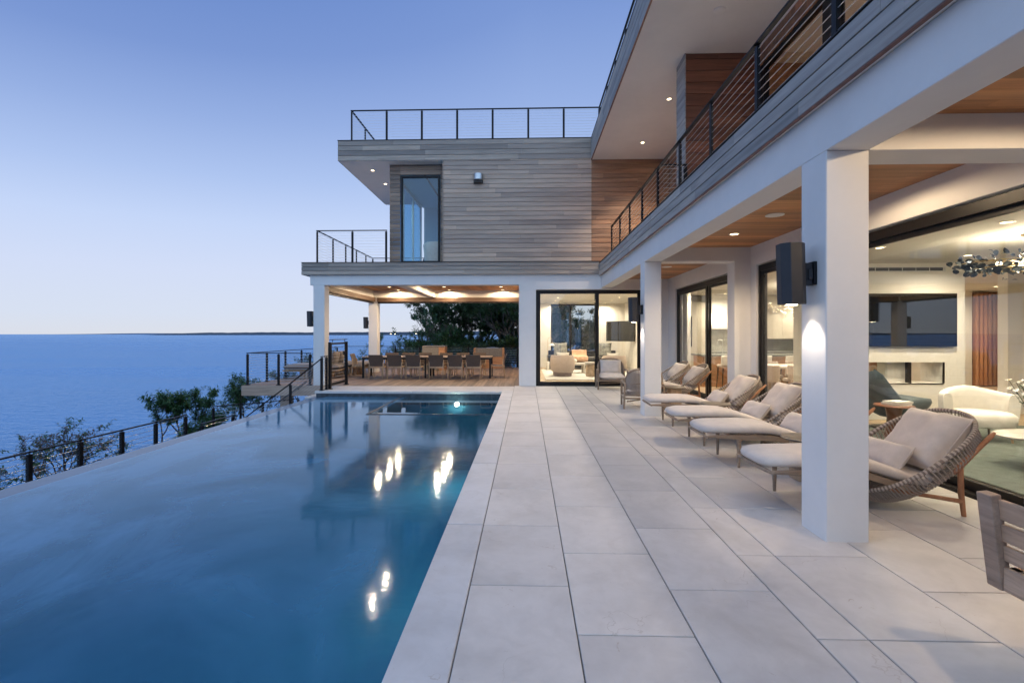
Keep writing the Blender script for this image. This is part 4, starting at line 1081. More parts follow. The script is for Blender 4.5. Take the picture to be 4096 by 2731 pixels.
mb = MB(); mb.pillow(1.62,.72,.19, TRS((.43,0,.47), rz=R(90)) @ Matrix.Rotation(R(90),4,'X'), 14, 7, .01, pw=8); mb.build('seat_cushion', M['fabric_grey'], t, smooth=True)
for y in (-.44,.44):
    mb = MB(); mb.pillow(.86,.40,.22, TRS((.135,y,.645), rz=R(90)) @ Matrix.Rotation(R(8),4,'X'), 12, 8, .02, pw=6); mb.build('back_cushion', M['fabric_grey'], t, smooth=True)

for y in (-.44,.44):
    mb = MB(); mb.pillow(.84,.15,.16, TRS((.075,y,.815), rz=R(90)) @ Matrix.Rotation(R(4),4,'X'), 12, 9, .02, pw=6); mb.build('head_cushion', M['fabric_grey'], t, smooth=True)
# ------------------------------------------------------------------ dining set on the deck
def dining_chair(label, loc, rz):
    t = thing('dining_chair', label, 'dining chair', loc, rz, 'teak and sling dining chairs round the deck table')
    for s in (-1,1):
        mb = MB(); mb.tube([(.245*s,-.215,.66),(.24*s,-.205,.44),(.235*s,-.27,0)], [.018,.022,.016], 8); mb.build('leg', M['teak_light'], t, smooth=True)
        mb = MB(); mb.tube([(.225*s,.245,0),(.23*s,.225,.43),(.23*s,.21,.445)], [.016,.021,.02], 8); mb.build('leg', M['teak_light'], t, smooth=True)
    mb = MB()
    for s in (-1,1): mb.bar((.235*s,.225,.42),(.24*s,-.21,.405),.03,.045)
    mb.bar((-.23,-.215,.405),(.23,-.215,.405),.03,.055); mb.bar((-.23,.22,.42),(.23,.22,.42),.03,.045); mb.build('seat_rail', M['teak_light'], t, bevel=.004)
    mb = MB(); mb.loft([[(-.225,y,z-.006),(.225,y,z-.006),(.225,y,z+.006),(-.225,y,z+.006)] for y, z in ((.23,.452),(.0,.432),(-.19,.44))]); mb.build('seat', M['mesh_brown'], t)
    mb = MB(); rings = []
    for z, y in ((.45,-.205),(.58,-.225),(.72,-.265),(.835,-.31)):
        rings.append([(-.25,y,z),(-.12,y-.02,z),(0,y-.026,z),(.12,y-.02,z),(.25,y,z),(.25,y+.014,z),(.12,y-.006,z),(0,y-.012,z),(-.12,y-.006,z),(-.25,y+.014,z)])
    mb.loft(rings); mb.build('backrest', M['mesh_brown'], t, smooth=True)
    return t
near_n = ['first from the sea','second from the sea','third from the sea','fourth from the sea','fifth from the sea','sixth from the sea']
dc = None
for i, x in enumerate((-5.16,-4.51,-3.87,-3.08,-2.43,-1.80)):
    lab = f'brown sling dining chair on the pool side of the deck table, {near_n[i]}'
    if dc is None: dc = dining_chair(lab, (x,16.43,0), 0)
    else: dup(dc, (x,16.43,0), R(rng.uniform(-2,2)), lab)
    dup(dc, (x+.02,17.80,0), R(180+rng.uniform(-2,2)), f'brown sling dining chair on the tree side of the deck table, {near_n[i]}')
dup(dc, (-6.02,17.1,0), R(-88), 'brown sling dining chair at the seaward end of the deck table')
dup(dc, (-1.02,17.05,0), R(90), 'brown sling dining chair at the inner end of the deck table')
def table(label, x0, x1):
    t = thing('dining_table', label, 'dining table', ((x0+x1)/2,17.08,0), 0, 'two outdoor dining tables set end to end'); hw = (x1-x0)/2
    mb = MB(); n = 8
    for i in range(n): mb.box(-hw,hw,-.48+i*.12+.002,-.48+(i+1)*.12-.002,.715,.75)
    mb.build('table_top', M['teak'], t, bevel=.003)
    mb = MB(); mb.box(-hw+.05,hw-.05,-.45,-.41,.655,.714); mb.box(-hw+.05,hw-.05,.41,.45,.655,.714); mb.box(-hw+.05,-hw+.09,-.41,.41,.655,.714); mb.box(hw-.09,hw-.05,-.41,.41,.655,.714); mb.build('apron', M['frame'], t, bevel=.003)
    for sx in (-1,1):
        for sy in (-1,1):
            mb = MB(); mb.box(sx*(hw-.04)-.03,sx*(hw-.04)+.03,sy*.44-.03,sy*.44+.03,0,.714); mb.build('leg', M['frame'], t, bevel=.004)
table('long teak dining table on the deck, seaward half', -5.80, -3.50)
table('long teak dining table on the deck, half nearest the white wall', -3.47, -1.22)
# daybeds
def daybed(label, loc, rz, mirror=1):
    t = thing('daybed', label, 'daybed', loc, rz, 'slatted teak daybeds on the deck')
    mb = MB()
    n = 26
    for i in range(n):
        a = 2*math.pi*i/n; x, y = .58*math.cos(a), .46*math.sin(a)
        mb.bar((x,y,.02),(x,y,.27),.035,.085,up=(-math.sin(a),math.cos(a),0))
    mb.box(-.5,.5,-.38,.38,.0,.05); mb.build('slatted_base', M['teak_light'], t, bevel=.003)
    mb = MB()
    for i in range(15): mb.box(-.98+i*.13,-.98+i*.13+.11,-.58,.58,.275,.31)
    mb.box(-.98,.95,-.5,-.45,.25,.275); mb.box(-.98,.95,.45,.5,.25,.275); mb.build('platform', M['teak_light'], t, bevel=.004)
    mb = MB(); mb.pillow(1.94,1.2,.20, TRS((0,0,.405), rx=R(90)), 16, 11, .01, pw=9); mb.build('mattress', M['fabric_taupe'], t, smooth=True)
    for y in (-.3,.3):
        mb = MB(); mb.pillow(.6,.5,.2, TRS((.72,y,.70), rz=R(90)) @ Matrix.Rotation(R(14),4,'X'), 12, 12); mb.build('back_cushion', M['fabric_taupe'], t, smooth=True)
daybed('slatted teak daybed with taupe mattress, left of the front pavilion column', (-7.45,16.75,0), R(3))
daybed('slatted teak daybed with taupe mattress, seen through the gate', (-6.95,18.25,0), R(190))
# outdoor kitchen
t = thing('bar_counter', 'grey concrete bar counter with a timber side behind the dining table', 'bar counter', (-3.95,20.5,0)); t.scale = (1.08,1.08,1)
mb = MB(); mb.box(-.45,.20,-.30,.30,0,1.0); mb.box(-.45,.45,-.32,.34,1.0,1.05); mb.build('concrete_body', M['concrete'], t, bevel=.004)
mb = MB(); mb.box(.20,.44,-.28,.30,0,.998); mb.build('timber_side', M['orange_wood'], t, bevel=.004)
t = thing('grill_island', 'timber framed grill island with a steel lid by the deck railing', 'grill', (-1.68,21.75,0)); t.scale = (1.16,1,.925)
mb = MB(); mb.box(-.52,.52,-.28,.28,.56,.985); mb.build('concrete_panel', M['concrete'], t, bevel=.003)
mb = MB(); mb.box(-.60,-.52,-.30,.30,0,1.0); mb.box(.52,.60,-.30,.30,0,1.0); mb.box(-.52,.52,-.27,.28,.0,.559); mb.build('timber_frame', M['orange_wood'], t, bevel=.003)
mb = MB(); mb.box(-.1,.36,-.2,.2,.986,1.005); mb.tube([(.06,-.12,1.005),(.06,-.13,1.03),(.22,-.13,1.03),(.22,-.12,1.005)], .008, 6); mb.build('lid', M['steel'], t, bevel=.002)
# ------------------------------------------------------------------ living room behind the wide glass door
mb = MB(); mb.box(4.75,9.2,4.3,8.2,0,.022); o = mb.build('area_rug', M['rug_green'], bevel=.008, origin=(7,6.2,0)); tag(o, 'large sage green rug on the living room floor', 'rug')
def flat_tv(name, label, cx, y, z0, w, h, rz=0, arm=False):
    t = thing(name, label, 'television', (cx,y,z0), rz, 'wall televisions')
    mb = MB(); mb.box(-w/2,w/2,-.03,.02,0,h); mb.build('casing', M['frame'], t, bevel=.004)
    mb = MB(); mb.box(-w/2+.012,w/2-.012,-.034,-.0305,.014,h-.012); mb.build('screen', M['screen'], t)
    if arm:
        mb = MB(); mb.box(-.15,.15,.02,.05,h*.3,h*.7); mb.bar((0,.05,h/2),(.12,.42,h/2),.05,.06); mb.build('wall_arm', M['frame'], t, bevel=.003)
flat_tv('television', 'big wall television above the fireplace reflecting the terrace', 6.88, 8.765, 1.33, 1.70, .95)
flat_tv('television', 'smaller wall television on an arm in the sitting room corner', 4.02, 20.35, 1.24, 1.50, .86, R(-50), True)
# sheepskin wing chair
t = thing('wing_chair', 'white fluffy wing chair in the living room', 'armchair', (6.62,7.15,0), R(-14)); t.scale = (.9,.9,.97)
def blob(rings, n=18, p=.5):
    mb = MB(); rr = []
    for (c, hx, hy, ax) in rings:
        r_ = []
        for i in range(n):
            a = 2*math.pi*i/n; ca, sa = math.cos(a), math.sin(a)
            u = math.copysign(abs(ca)**p, ca)*hx; v = math.copysign(abs(sa)**p, sa)*hy
            q = 1+.03*mnoise.noise(Vector((u*9+c[0]*7, v*9+c[1]*5, c[2]*9)))
            if ax == 'z': r_.append((c[0]+u*q, c[1]+v*q, c[2]))
            elif ax == 'y': r_.append((c[0]+u*q, c[1], c[2]+v*q))
            else: r_.append((c[0], c[1]+u*q, c[2]+v*q))
        rr.append(r_)
    return mb.loft(rr)
mb = blob([((0,0,.22),.30,.28,'z'),((0,-.01,.24),.37,.34,'z'),((0,-.02,.32),.39,.36,'z'),((0,-.02,.40),.385,.355,'z'),((0,-.02,.445),.34,.31,'z'),((0,-.02,.45),.2,.2,'z')]); mb.build('seat', M['boucle'], t, smooth=True)
mb = MB(); rr = []
for k in range(13):
    a = R(-100+200*k/12); h = .80-.10*abs(math.sin(a))**1.5; x, y = .43*math.sin(a), .28*math.cos(a)-.02
    th = .075; nx_, ny_ = math.sin(a), math.cos(a); ring = []
    for i in range(14):
        q = 2*math.pi*i/14; u = math.copysign(abs(math.cos(q))**.6, math.cos(q))*th; v = math.copysign(abs(math.sin(q))**.5, math.sin(q))
        z = (.30+h)/2+v*(h-.30)/2; flare = .05*(z-.3)
        s_ = 1+.02*mnoise.noise(Vector((x*9,y*9,z*9)))
        ring.append((x*s_+nx_*(u+flare*1.2), y*s_+ny_*(u+flare*1.8), z))
    rr.append(ring)
mb.loft(rr); mb.build('backrest', M['boucle'], t, smooth=True)
for sx, sy in ((-.27,-.25),(.27,-.25),(-.25,.2),(.25,.2)):
    mb = MB(); mb.tube([(sx,sy,.24),(sx*1.08,sy*1.08,.022)], [.022,.014], 8); mb.build('leg', M['teak_light'], t, smooth=True)
# slate reclining chair
t = thing('curved_chair', 'slate blue curved lounge chair beside the chimney wall', 'armchair', (5.95,7.95,0), R(8))
mb = MB(); rr = []
for x, z, w_, th in ((-.46,.90,.20,.05),(-.40,.80,.30,.10),(-.28,.58,.36,.13),(-.16,.42,.38,.16),(.0,.36,.38,.18),(.22,.40,.36,.16),(.42,.40,.32,.12),(.52,.36,.24,.05)):
    rr.append([(x+.02*math.sin(2*math.pi*i/14), math.copysign(abs(math.cos(2*math.pi*i/14))**.6, math.cos(2*math.pi*i/14))*w_, z+math.sin(2*math.pi*i/14)*th+.10*abs(math.cos(2*math.pi*i/14))**3) for i in range(14)])
mb.loft(rr); mb.build('shell', M['blue_wool'], t, smooth=True)
mb = MB(); mb.lathe([(0,.02),(.25,.022),(.25,.035),(.04,.05),(.035,.28),(0,.28)], n=20); mb.build('swivel_base', M['frame'], t, smooth=True)
t = thing('occasional_table', 'dark round wooden table with a stack of books', 'side table', (5.47,7.22,0))
mb = MB(); mb.lathe([(0,.475),(.24,.475),(.25,.487),(.24,.50),(0,.50)], n=32); mb.build('table_top', M['clad_dark_x'], t, smooth=True)
mb = MB(); mb.lathe([(.13,.022),(.12,.05),(.075,.25),(.10,.42),(.12,.475)], n=20); mb.build('pedestal', M['clad_dark_x'], t, smooth=True)
for i, (dx, rz_, h) in enumerate(((0,.1,.03),(.02,.2,.025))):
    b = thing('book', ['thick pale book under another on the round wooden table','thinner pale book on top of the stack on the round wooden table'][i], 'book', (5.50+dx,7.21,.501+i*.031), rz_, 'books on the round table')
    mb = MB(); mb.box(-.15,.15,-.11,.11,0,.003); mb.box(-.15,.15,-.11,.11,h-.003,h); mb.box(-.15,-.146,-.11,.11,.003,h-.003); mb.build('cover', [M['cream'],M['white_cab']][i], b)
    mb = MB(); mb.box(-.145,.145,-.105,.105,.0032,h-.0032); mb.build('pages', M['white_cab'], b)
# coffee table, vase, flowers, glass bowl
t = thing('coffee_table', 'pale oval stone coffee table in the living room', 'coffee table', (6.05,5.62,0))
mb = MB(); mb.lathe([(0,.355),(.55,.355),(.60,.37),(.60,.385),(.58,.395),(0,.395)], n=40, sy=.62); mb.build('table_top', M['white_stone'], t, smooth=True)
mb = MB(); mb.lathe([(.16,.022),(.12,.06),(.11,.3),(.15,.355)], n=20); mb.build('pedestal', M['white_stone'], t, smooth=True)
t = thing('vase', 'smoky glass vase holding white flowers on the coffee table', 'vase', (5.86,5.60,.396))
mb = MB(); mb.lathe([(0,0),(.06,0),(.075,.03),(.08,.10),(.055,.18),(.04,.21),(.045,.225),(.037,.22),(.032,.20),(.05,.17),(.07,.10),(.065,.035),(0,.012)], n=24); mb.build('body', M['bubble'], t, smooth=True)
mb = MB(); mb.lathe([(0,.014),(.062,.036),(.067,.09),(.06,.12),(0,.12)], n=20); mb.build('water', M['brass'], t, smooth=True)
fl = thing('flower_bunch', 'bunch of small white daisies in the smoky vase', 'flowers', (5.84,5.60,.42)); fl.scale = (1.3,1.3,1.2)
sm = MB(); pm = MB(); cm = MB(); rf = random.Random(3)
for i in range(34):
    a = rf.random()*6.28; r_ = rf.uniform(.02,.20); h = rf.uniform(.38,.60)-r_*.4
    tip = Vector((r_*math.cos(a), r_*math.sin(a), h)); sm.tube([(0,0,.03),tip*.5+Vector((0,0,.05)),tip], .0022, 4)
    for k in range(4): 
        lp = Vector((0,0,.1)).lerp(tip, .4+.15*k); d = Vector((rf.uniform(-1,1),rf.uniform(-1,1),rf.uniform(0,.6))).normalized()*.05
        s_ = Vector((d.y,-d.x,0)).normalized()*.009; sm.add([lp, lp+d*.5+s_, lp+d, lp+d*.5-s_], [(0,1,2,3)])
    nrm = Vector((math.cos(a)*.6+rf.uniform(-.4,.4), math.sin(a)*.6+rf.uniform(-.4,.4)-.3, .7)).normalized(); u = nrm.orthogonal().normalized(); v_ = nrm.cross(u)
    for k in range(9):
        q = 2*math.pi*k/9; d = u*math.cos(q)+v_*math.sin(q); e = nrm.cross(d)
        pm.add([tip, tip+d*.016+e*.007+nrm*.004, tip+d*.030+nrm*.002, tip+d*.016-e*.007+nrm*.004], [(0,1,2,3)])
    cm.lathe([(0,0),(.007,.001),(.005,.006),(0,.008)], tip, 8)
M['stem'] = m_plain('flower_stem', (.05,.09,.03), .7); M['petal'] = m_plain('white_petal', (.85,.84,.80), .7, var=.03)
sm.build('stems', M['stem'], fl); pm.build('petals', M['petal'], fl); cm.build('flower_centres', M['brass'], fl)
t = thing('glass_bowl', 'small amber glass bowl under the coffee table edge', 'bowl', (5.62,5.22,.022))
mb = MB(); mb.lathe([(0,.0),(.05,.0),(.11,.05),(.12,.09),(.115,.09),(.10,.05),(.045,.012),(0,.012)], n=24); mb.build('bowl', M['brass'], t, smooth=True)
t = thing('ottoman', 'dark green box ottoman behind the flower vase', 'ottoman', (8.15,7.1,0), R(6))
M['green'] = m_fabric('dark_green_velvet', (.03,.09,.045)); mb = MB(); mb.box(-.45,.45,-.4,.4,.06,.42); mb.build('body', M['green'], t, bevel=.02, seg=2); mb = MB(); mb.box(-.47,.47,-.42,.42,.42,.47); mb.build('top', M['screen'], t, bevel=.006)
# leaf chandelier
t = thing('leaf_chandelier', 'dark leaf chandelier under the living room ceiling', 'chandelier', (6.45,6.25,2.42))
mb = MB(); mb.lathe([(0,.41),(.10,.41),(.10,.385),(0,.385)], n=20); mb.tube([(0,0,.05),(0,0,.39)], .012, 8); mb.build('stem', M['brass'], t, smooth=True)
mb = MB(); rf = random.Random(5)
for ring_r, zz, cnt in ((.78,.04,20),(.60,-.02,16),(.40,-.03,12)):
    mb.tube([(ring_r*math.cos(2*math.pi*i/40), ring_r*.72*math.sin(2*math.pi*i/40), zz) for i in range(40)], .006, 5, closed=True)
    for k in range(4):
        a = math.pi/2*k+.3; mb.tube([(0,0,.06),(ring_r*math.cos(a), ring_r*.72*math.sin(a), zz)], .004, 4)
mb.build('branches', M['brass'], t, smooth=True)
mb = MB()
for i in range(330):
    a = rf.random()*6.28; rr_ = rf.choice((.78,.76,.60,.40))+rf.uniform(-.1,.1); z = rf.gauss(0,.05)+(.06 if rr_ > .7 else -.02)
    c = Vector((rr_*math.cos(a), rr_*.72*math.sin(a), z)); nrm = Vector((rf.uniform(-1,1),rf.uniform(-1,1),rf.uniform(-.4,1))).normalized(); u = nrm.orthogonal().normalized(); v_ = nrm.cross(u); s_ = rf.uniform(.022,.048)
    mb.add([c+u*math.cos(q)*s_+v_*math.sin(q)*s_*.85+nrm*(.006*math.cos(2*q)) for q in [2*math.pi*k/9 for k in range(9)]], [tuple(range(9))])
M['dark_leaf'] = m_plain('blackened_leaf', (.035,.045,.055), .3, .7, .2); mb.build('leaves', M['dark_leaf'], t)
mb = MB()
for k in range(5):
    a = 2*math.pi*k/5; mb.lathe([(0,-.03),(.028,-.018),(.032,0),(.022,.02),(0,.03)], (.33*math.cos(a),.33*.72*math.sin(a),.05), 12)
mb.build('bulbs', M['lamp_hot'], t, smooth=True); lamp('POINT', (0,0,.14), 75, (1,.82,.58), .1, t)

# ------------------------------------------------------------------ dining room and kitchen
t = thing('bubble_chandelier', 'cluster of clear glass bubbles hanging over the indoor dining table', 'chandelier', (7.0,12.4,2.14))
mb = MB(); mb.lathe([(0,.69),(.14,.69),(.14,.67),(0,.67)], n=20); mb.tube([(0,0,.12),(0,0,.67)], .01, 8); mb.tube([(-.85,.0,.12),(.85,.0,.12)], .01, 8); mb.build('stem', M['brass'], t, smooth=True)
mb = MB(); lm = MB(); rf = random.Random(9)
def sphere(mb, c, r_, n=14, m=8): mb.lathe([(0,-r_)]+[(r_*math.sin(math.pi*i/m), -r_*math.cos(math.pi*i/m)) for i in range(1,m)]+[(0,r_)], c, n)
for i in range(44):
    c = (rf.uniform(-.9,.9), rf.uniform(-.22,.22), rf.gauss(0,.07)+.05); sphere(mb, c, rf.uniform(.05,.10))
    if i % 5 == 0: sphere(lm, c, .012, 8, 5)
mb.build('glass_bubbles', M['bubble'], t, smooth=True); lm.build('bulbs', M['lamp_hot'], t, smooth=True); lamp('POINT', (0,0,.2), 55, (1,.82,.58), .1, t)
t = thing('indoor_dining_table', 'pale indoor dining table behind the wide glass door', 'dining table', (7.05,12.4,0))
mb = MB(); mb.box(-1.55,1.55,-.52,.52,.69,.75); mb.build('table_top', M['white_stone'], t, bevel=.006)
for sx in (-.95,.95):
    mb = MB(); mb.box(sx-.14,sx+.14,-.33,.33,0,.689); mb.build('pedestal', M['barrel'], t, bevel=.02)
def indoor_chair(label, loc, rz):
    t = thing('upholstered_chair', label, 'dining chair', loc, rz, 'upholstered chairs round the indoor dining table')
    mb = MB(); mb.box(-.24,.24,-.24,.24,.38,.47); mb.build('seat', M['barrel'], t, bevel=.03, seg=3)
    mb = MB(); rr = []
    for k in range(9):
        a = R(-75+150*k/8); x, y = .27*math.sin(a), -.02-.24*math.cos(a); nx_, ny_ = math.sin(a), -math.cos(a)
        rr.append([(x-nx_*.025,y-ny_*.025,.45),(x+nx_*.025,y+ny_*.025,.45),(x+nx_*.03,y+ny_*.03,.80),(x-nx_*.02,y-ny_*.02,.80)])
    mb.loft(rr); mb.build('backrest', M['barrel'], t, bevel=.008)
    for sx in (-.2,.2):
        for sy in (-.2,.2):
            mb = MB(); mb.tube([(sx,sy,.38),(sx*1.05,sy*1.05,0)], [.02,.014], 8); mb.build('leg', M['teak_light'], t, smooth=True)
    return t
ic = None
names = ['first from the glass','second from the glass','third from the glass','farthest from the glass']
for i, x in enumerate((5.85,6.6,7.35,8.1)):
    lab = f'blush upholstered chair on the near side of the indoor dining table, {names[i]}'
    if ic is None: ic = indoor_chair(lab, (x,11.75,0), 0)
    else: dup(ic, (x,11.75,0), R(rng.uniform(-4,4)), lab)
    dup(ic, (x,13.05,0), R(180+rng.uniform(-4,4)), f'blush upholstered chair on the kitchen side of the indoor dining table, {names[i]}')
t = thing('kitchen_island', 'kitchen island with a dark stone top and a cherry front', 'kitchen island', (7.3,14.45,0))
mb = MB(); mb.box(-2.1,2.1,-.35,.45,0,.90); mb.build('cabinet', M['orange_wood'], t, bevel=.004); mb = MB(); mb.box(-2.18,2.18,-.5,.5,.90,.95); mb.build('counter', M['backsplash'], t, bevel=.004)
t = thing('kitchen_tap', 'tall arched steel tap on the kitchen island', 'tap', (5.95,14.55,.951))
mb = MB(); mb.tube([(0,0,0),(0,0,.36)]+[(-.07+.07*math.cos(a),0,.36+.07*math.sin(a)) for a in [math.pi*i/8 for i in range(9)]]+[(-.14,0,.24)], .013, 8); mb.lathe([(0,0),(.03,0),(.03,.02),(0,.02)], n=14); mb.build('spout', M['steel'], t, smooth=True)
st_ = None
for i, x in enumerate((5.75,6.65,7.55,8.45)):
    lab = f'cream upholstered bar stool at the kitchen island, {names[i]}'
    if st_ is None:
        st_ = thing('bar_stool', lab, 'bar stool', (x,13.75,0), 0, 'bar stools at the kitchen island')
        mb = MB(); mb.box(-.22,.22,-.2,.2,.60,.68); mb.build('seat', M['barrel'], st_, bevel=.03, seg=3)
        mb = MB(); mb.loft([[(-.25,y,.66),(.25,y,.66),(.25,y-.04,.94),(-.25,y-.04,.94)] for y in (-.22,-.15)]); mb.build('backrest', M['cream'], st_, bevel=.02, seg=2)
        for sx in (-.18,.18):
            for sy in (-.17,.17):
                mb = MB(); mb.tube([(sx,sy,.60),(sx*1.2,sy*1.2,0)], [.018,.013], 8); mb.build('leg', M['frame'], st_, smooth=True)
    else: dup(st_, (x,13.75,0), R(rng.uniform(-5,5)), lab)
t = thing('pendant_lamp', 'slim glowing tube pendant lamp over the kitchen island end', 'pendant lamp', (4.95,12.9,1.76))
mb = MB(); mb.tube([(0,0,.02),(0,0,.34)], .035, 12); mb.build('tube', M['lamp_soft'], t, smooth=True)
mb = MB(); mb.tube([(0,0,.34),(0,0,.45),(-.03,0,.50),(-.07,0,.46)], .012, 6); mb.tube([(0,0,.45),(0,0,1.07)], .004, 5); mb.build('hanger', M['brass'], t, smooth=True); lamp('POINT', (0,-.1,.15), 5, (1,.85,.62), .05, t)

# ------------------------------------------------------------------ sitting room at the end of the terrace
mb = MB(); mb.box(.66,4.2,16.0,20.4,0,.03); o = mb.build('shag_rug', M['rug_white'], bevel=.01, origin=(2.4,18.2,0)); tag(o, 'white shag rug on the sitting room floor', 'rug')
def barrel(label, loc, rz):
    t = thing('barrel_chair', label, 'armchair', loc, rz, 'blush barrel chairs')
    mb = MB(); mb.lathe([(0,.0),(.33,0),(.34,.015),(.34,.14),(0,.14)], n=36); mb.build('plinth', M['clad_recess'], t, smooth=True)
    mb = MB(); rr = []
    K = 28
    for k in range(K+1):
        a = R(-140+280*k/K); s_, c_ = math.sin(a), math.cos(a)   # back towards -y
        h = .76-.10*max(0,(abs(a)-R(85))/R(55))
        prof = [(.36,.15),(.42,.20),(.445,.34),(.45,.50),(.43,h-.06),(.40,h),(.35,h),(.32,h-.05),(.31,.45),(.30,.2)]
        rr.append([(r_*s_, -r_*c_, z) for r_, z in prof])
    mb.loft(rr); mb.build('shell', M['barrel'], t, smooth=True)
    mb = MB(); mb.lathe([(0,.15),(.36,.15),(.37,.36),(.35,.42),(0,.43)], (0,.03,0), 32); mb.build('seat', M['barrel'], t, smooth=True)
    return t
b1 = barrel('blush barrel chair on a dark plinth behind the left door pane', (1.33,17.35,.03), R(-12))
dup(b1, (3.15,17.1,.03), R(12), 'blush barrel chair behind the right door pane and the rope armchair')
def loose_pillow(label, loc, w_, h_, mat, rx, rz, group='loose pillows in the sitting room', seed=0):
    o = MB().pillow(w_, h_, .16, Matrix.Rotation(rx,4,'X'), 10, seed, .10).build('throw_pillow', mat, None, smooth=True)
    o.location = loc; o.rotation_euler = (0,0,rz); return tag(o, label, 'pillow', group)
loose_pillow('white pillow with pointed corners in the left barrel chair', (1.36,17.45,.67), .46, .44, M['cream'], R(14), R(-6), seed=1)
loose_pillow('white pillow with pointed corners in the right barrel chair', (3.12,17.25,.66), .46, .44, M['cream'], R(14), R(14), seed=2)
t = thing('sofa', 'charcoal sofa under the dark sitting room window', 'sofa', (2.5,21.0,0))
mb = MB(); mb.box(-1.5,1.5,-.5,.45,.08,.40); mb.box(-1.5,1.5,.25,.48,.40,.82); mb.box(-1.56,-1.32,-.5,.45,.08,.62); mb.box(1.32,1.56,-.5,.45,.08,.62); mb.build('body', M['sofa_dark'], t, bevel=.04, seg=3)
for x in (-.66,.66):
    mb = MB(); mb.pillow(1.3,.8,.20, TRS((x,-.1,.46), rx=R(90)), 12, 3, .01, pw=8); mb.build('seat_cushion', M['sofa_dark'], t, smooth=True)
loose_pillow('large grey marbled pillow on the left end of the charcoal sofa', (1.52,20.95,.86), .66, .66, M['grey_pat'], R(-12), R(10), seed=3)
loose_pillow('large grey marbled pillow on the right end of the charcoal sofa', (3.42,20.9,.84), .66, .66, M['grey_pat'], R(-12), R(-8), seed=4)
t = thing('throw_blanket', 'peach knitted throw with a fringe over the charcoal sofa back', 'blanket', (2.35,20.9,0))
mb = MB(); prof = [(.36,.84),(.22,.855),(.12,.84),(.10,.7),(.02,.60),(-.3,.59),(-.42,.575),(-.43,.44)]
mb.loft([[(x,y,z+.01*math.sin(x*20)) for y, z in prof]+[(x,y+.012,z-.014) for y, z in prof[::-1]] for x in [-.32+.08*i for i in range(9)]]); mb.build('cloth', M['throw'], t, smooth=True)
mb = MB()
for i in range(24): mb.tube([(-.31+i*.027,-.43,.45),(-.312+i*.027,-.44,.36)], .006, 4)
mb.build('fringe', M['throw'], t)
for lab, x, y in (('low stone nesting table left of the pedestal',2.02,18.7),('low stone nesting table close behind the pedestal',2.5,18.75)):
    t = thing('nesting_table', lab, 'coffee table', (x,y,.03), 0, 'stone nesting tables'); mb = MB(); mb.box(-.26,.26,-.35,.35,.32,.38); mb.build('table_top', M['white_stone'], t, bevel=.006)
    for s in (-1,1):
        mb = MB(); mb.box(s*.23-.03,s*.23+.03,-.33,.33,0,.319); mb.build('leg', M['white_stone'], t, bevel=.004)
t = thing('pedestal_table', 'round banded stone pedestal table with a shallow dish top', 'side table', (2.33,17.15,.03))
mb = MB(); mb.lathe([(0,0),(.16,0),(.175,.02),(.18,.2),(.17,.38),(.14,.42),(0,.42)], n=28); mb.build('pedestal', M['travertine'], t, smooth=True)
mb = MB(); mb.lathe([(0,.421),(.14,.422),(.22,.46),(.245,.50),(.23,.505),(0,.49)], n=32); mb.build('dish_top', M['white_stone'], t, smooth=True)
t = thing('floor_lamp', 'slim arched floor lamp beside the charcoal sofa', 'floor lamp', (.93,20.3,0))
mb = MB(); mb.lathe([(0,0),(.075,0),(.08,.02),(.08,.36),(.06,.38),(0,.38)], n=20); mb.build('base', M['white_stone'], t, smooth=True)
mb = MB(); mb.tube([(0,0,.38),(0,0,1.30)]+[(.09-.09*math.cos(a),0,1.30+.10*math.sin(a)) for a in [math.pi*i/8 for i in range(1,9)]]+[(.18,0,1.16)], .008, 6); mb.build('arm', M['brass'], t, smooth=True)
mb = MB(); mb.lathe([(.015,.10),(.05,.08),(.13,.0),(.12,.0),(.045,.07),(0,.09)], (.18,0,1.06), 20); mb.build('lamp_shade', M['cream'], t, smooth=True)
t = thing('white_vase', 'small round white ornament on the sofa side', 'ornament', (1.92,18.75,.41)); mb = MB(); sphere(mb, (0,0,.09), .085, 16, 10); mb.build('body', M['white_cab'], t, smooth=True)
# chair upstairs behind the tall window
t = thing('bedroom_chair', 'rounded pale armchair behind the tall upstairs window', 'armchair', (-2.95,15.7,3.70), R(20))
mb = MB(); rr = []
for k in range(17):
    a = R(-120+240*k/16); s_, c_ = math.sin(a), math.cos(a)
    rr.append([(r_*s_,-r_*c_,z) for r_, z in [(.34,.1),(.40,.3),(.44,.6),(.46,.78),(.40,.85),(.33,.80),(.31,.5),(.30,.2)]])
mb.loft(rr); mb.build('shell', M['fabric'], t, smooth=True)
mb = MB(); mb.lathe([(0,.08),(.36,.08),(.38,.4),(.34,.46),(0,.47)], n=24); mb.build('seat', M['fabric'], t, smooth=True)
# ------------------------------------------------------------------ trees and shrubs
def m_leaf(name, lo, hi):
    t = NT(name); isl = t.island(); c = t.ramp(isl, [(0, lo), (.6, tuple((a+b)/2 for a, b in zip(lo, hi))), (1, hi)])
    d = t.n('BsdfPrincipled'); t.l(c, d.inputs['Base Color']); d.inputs['Roughness'].default_value = .45
    tr = t.n('BsdfTranslucent'); t.l(t.mix(1, c, (1.3,1.5,.6), 'MULTIPLY'), tr.inputs['Color'])
    mx = t.n('MixShader'); mx.inputs[0].default_value = .28; t.l(d.outputs[0], mx.inputs[1]); t.l(tr.outputs[0], mx.inputs[2]); t.l(mx.outputs[0], t.out.inputs['Surface']); return t.m
M['leaf'] = m_leaf('green_leaf', (.022,.065,.024), (.065,.15,.055))
M['leaf_dark'] = m_leaf('dark_leaf', (.020,.048,.018), (.065,.125,.042))
M['leaf_dry'] = m_leaf('dry_leaf', (.08,.035,.018), (.17,.08,.045))
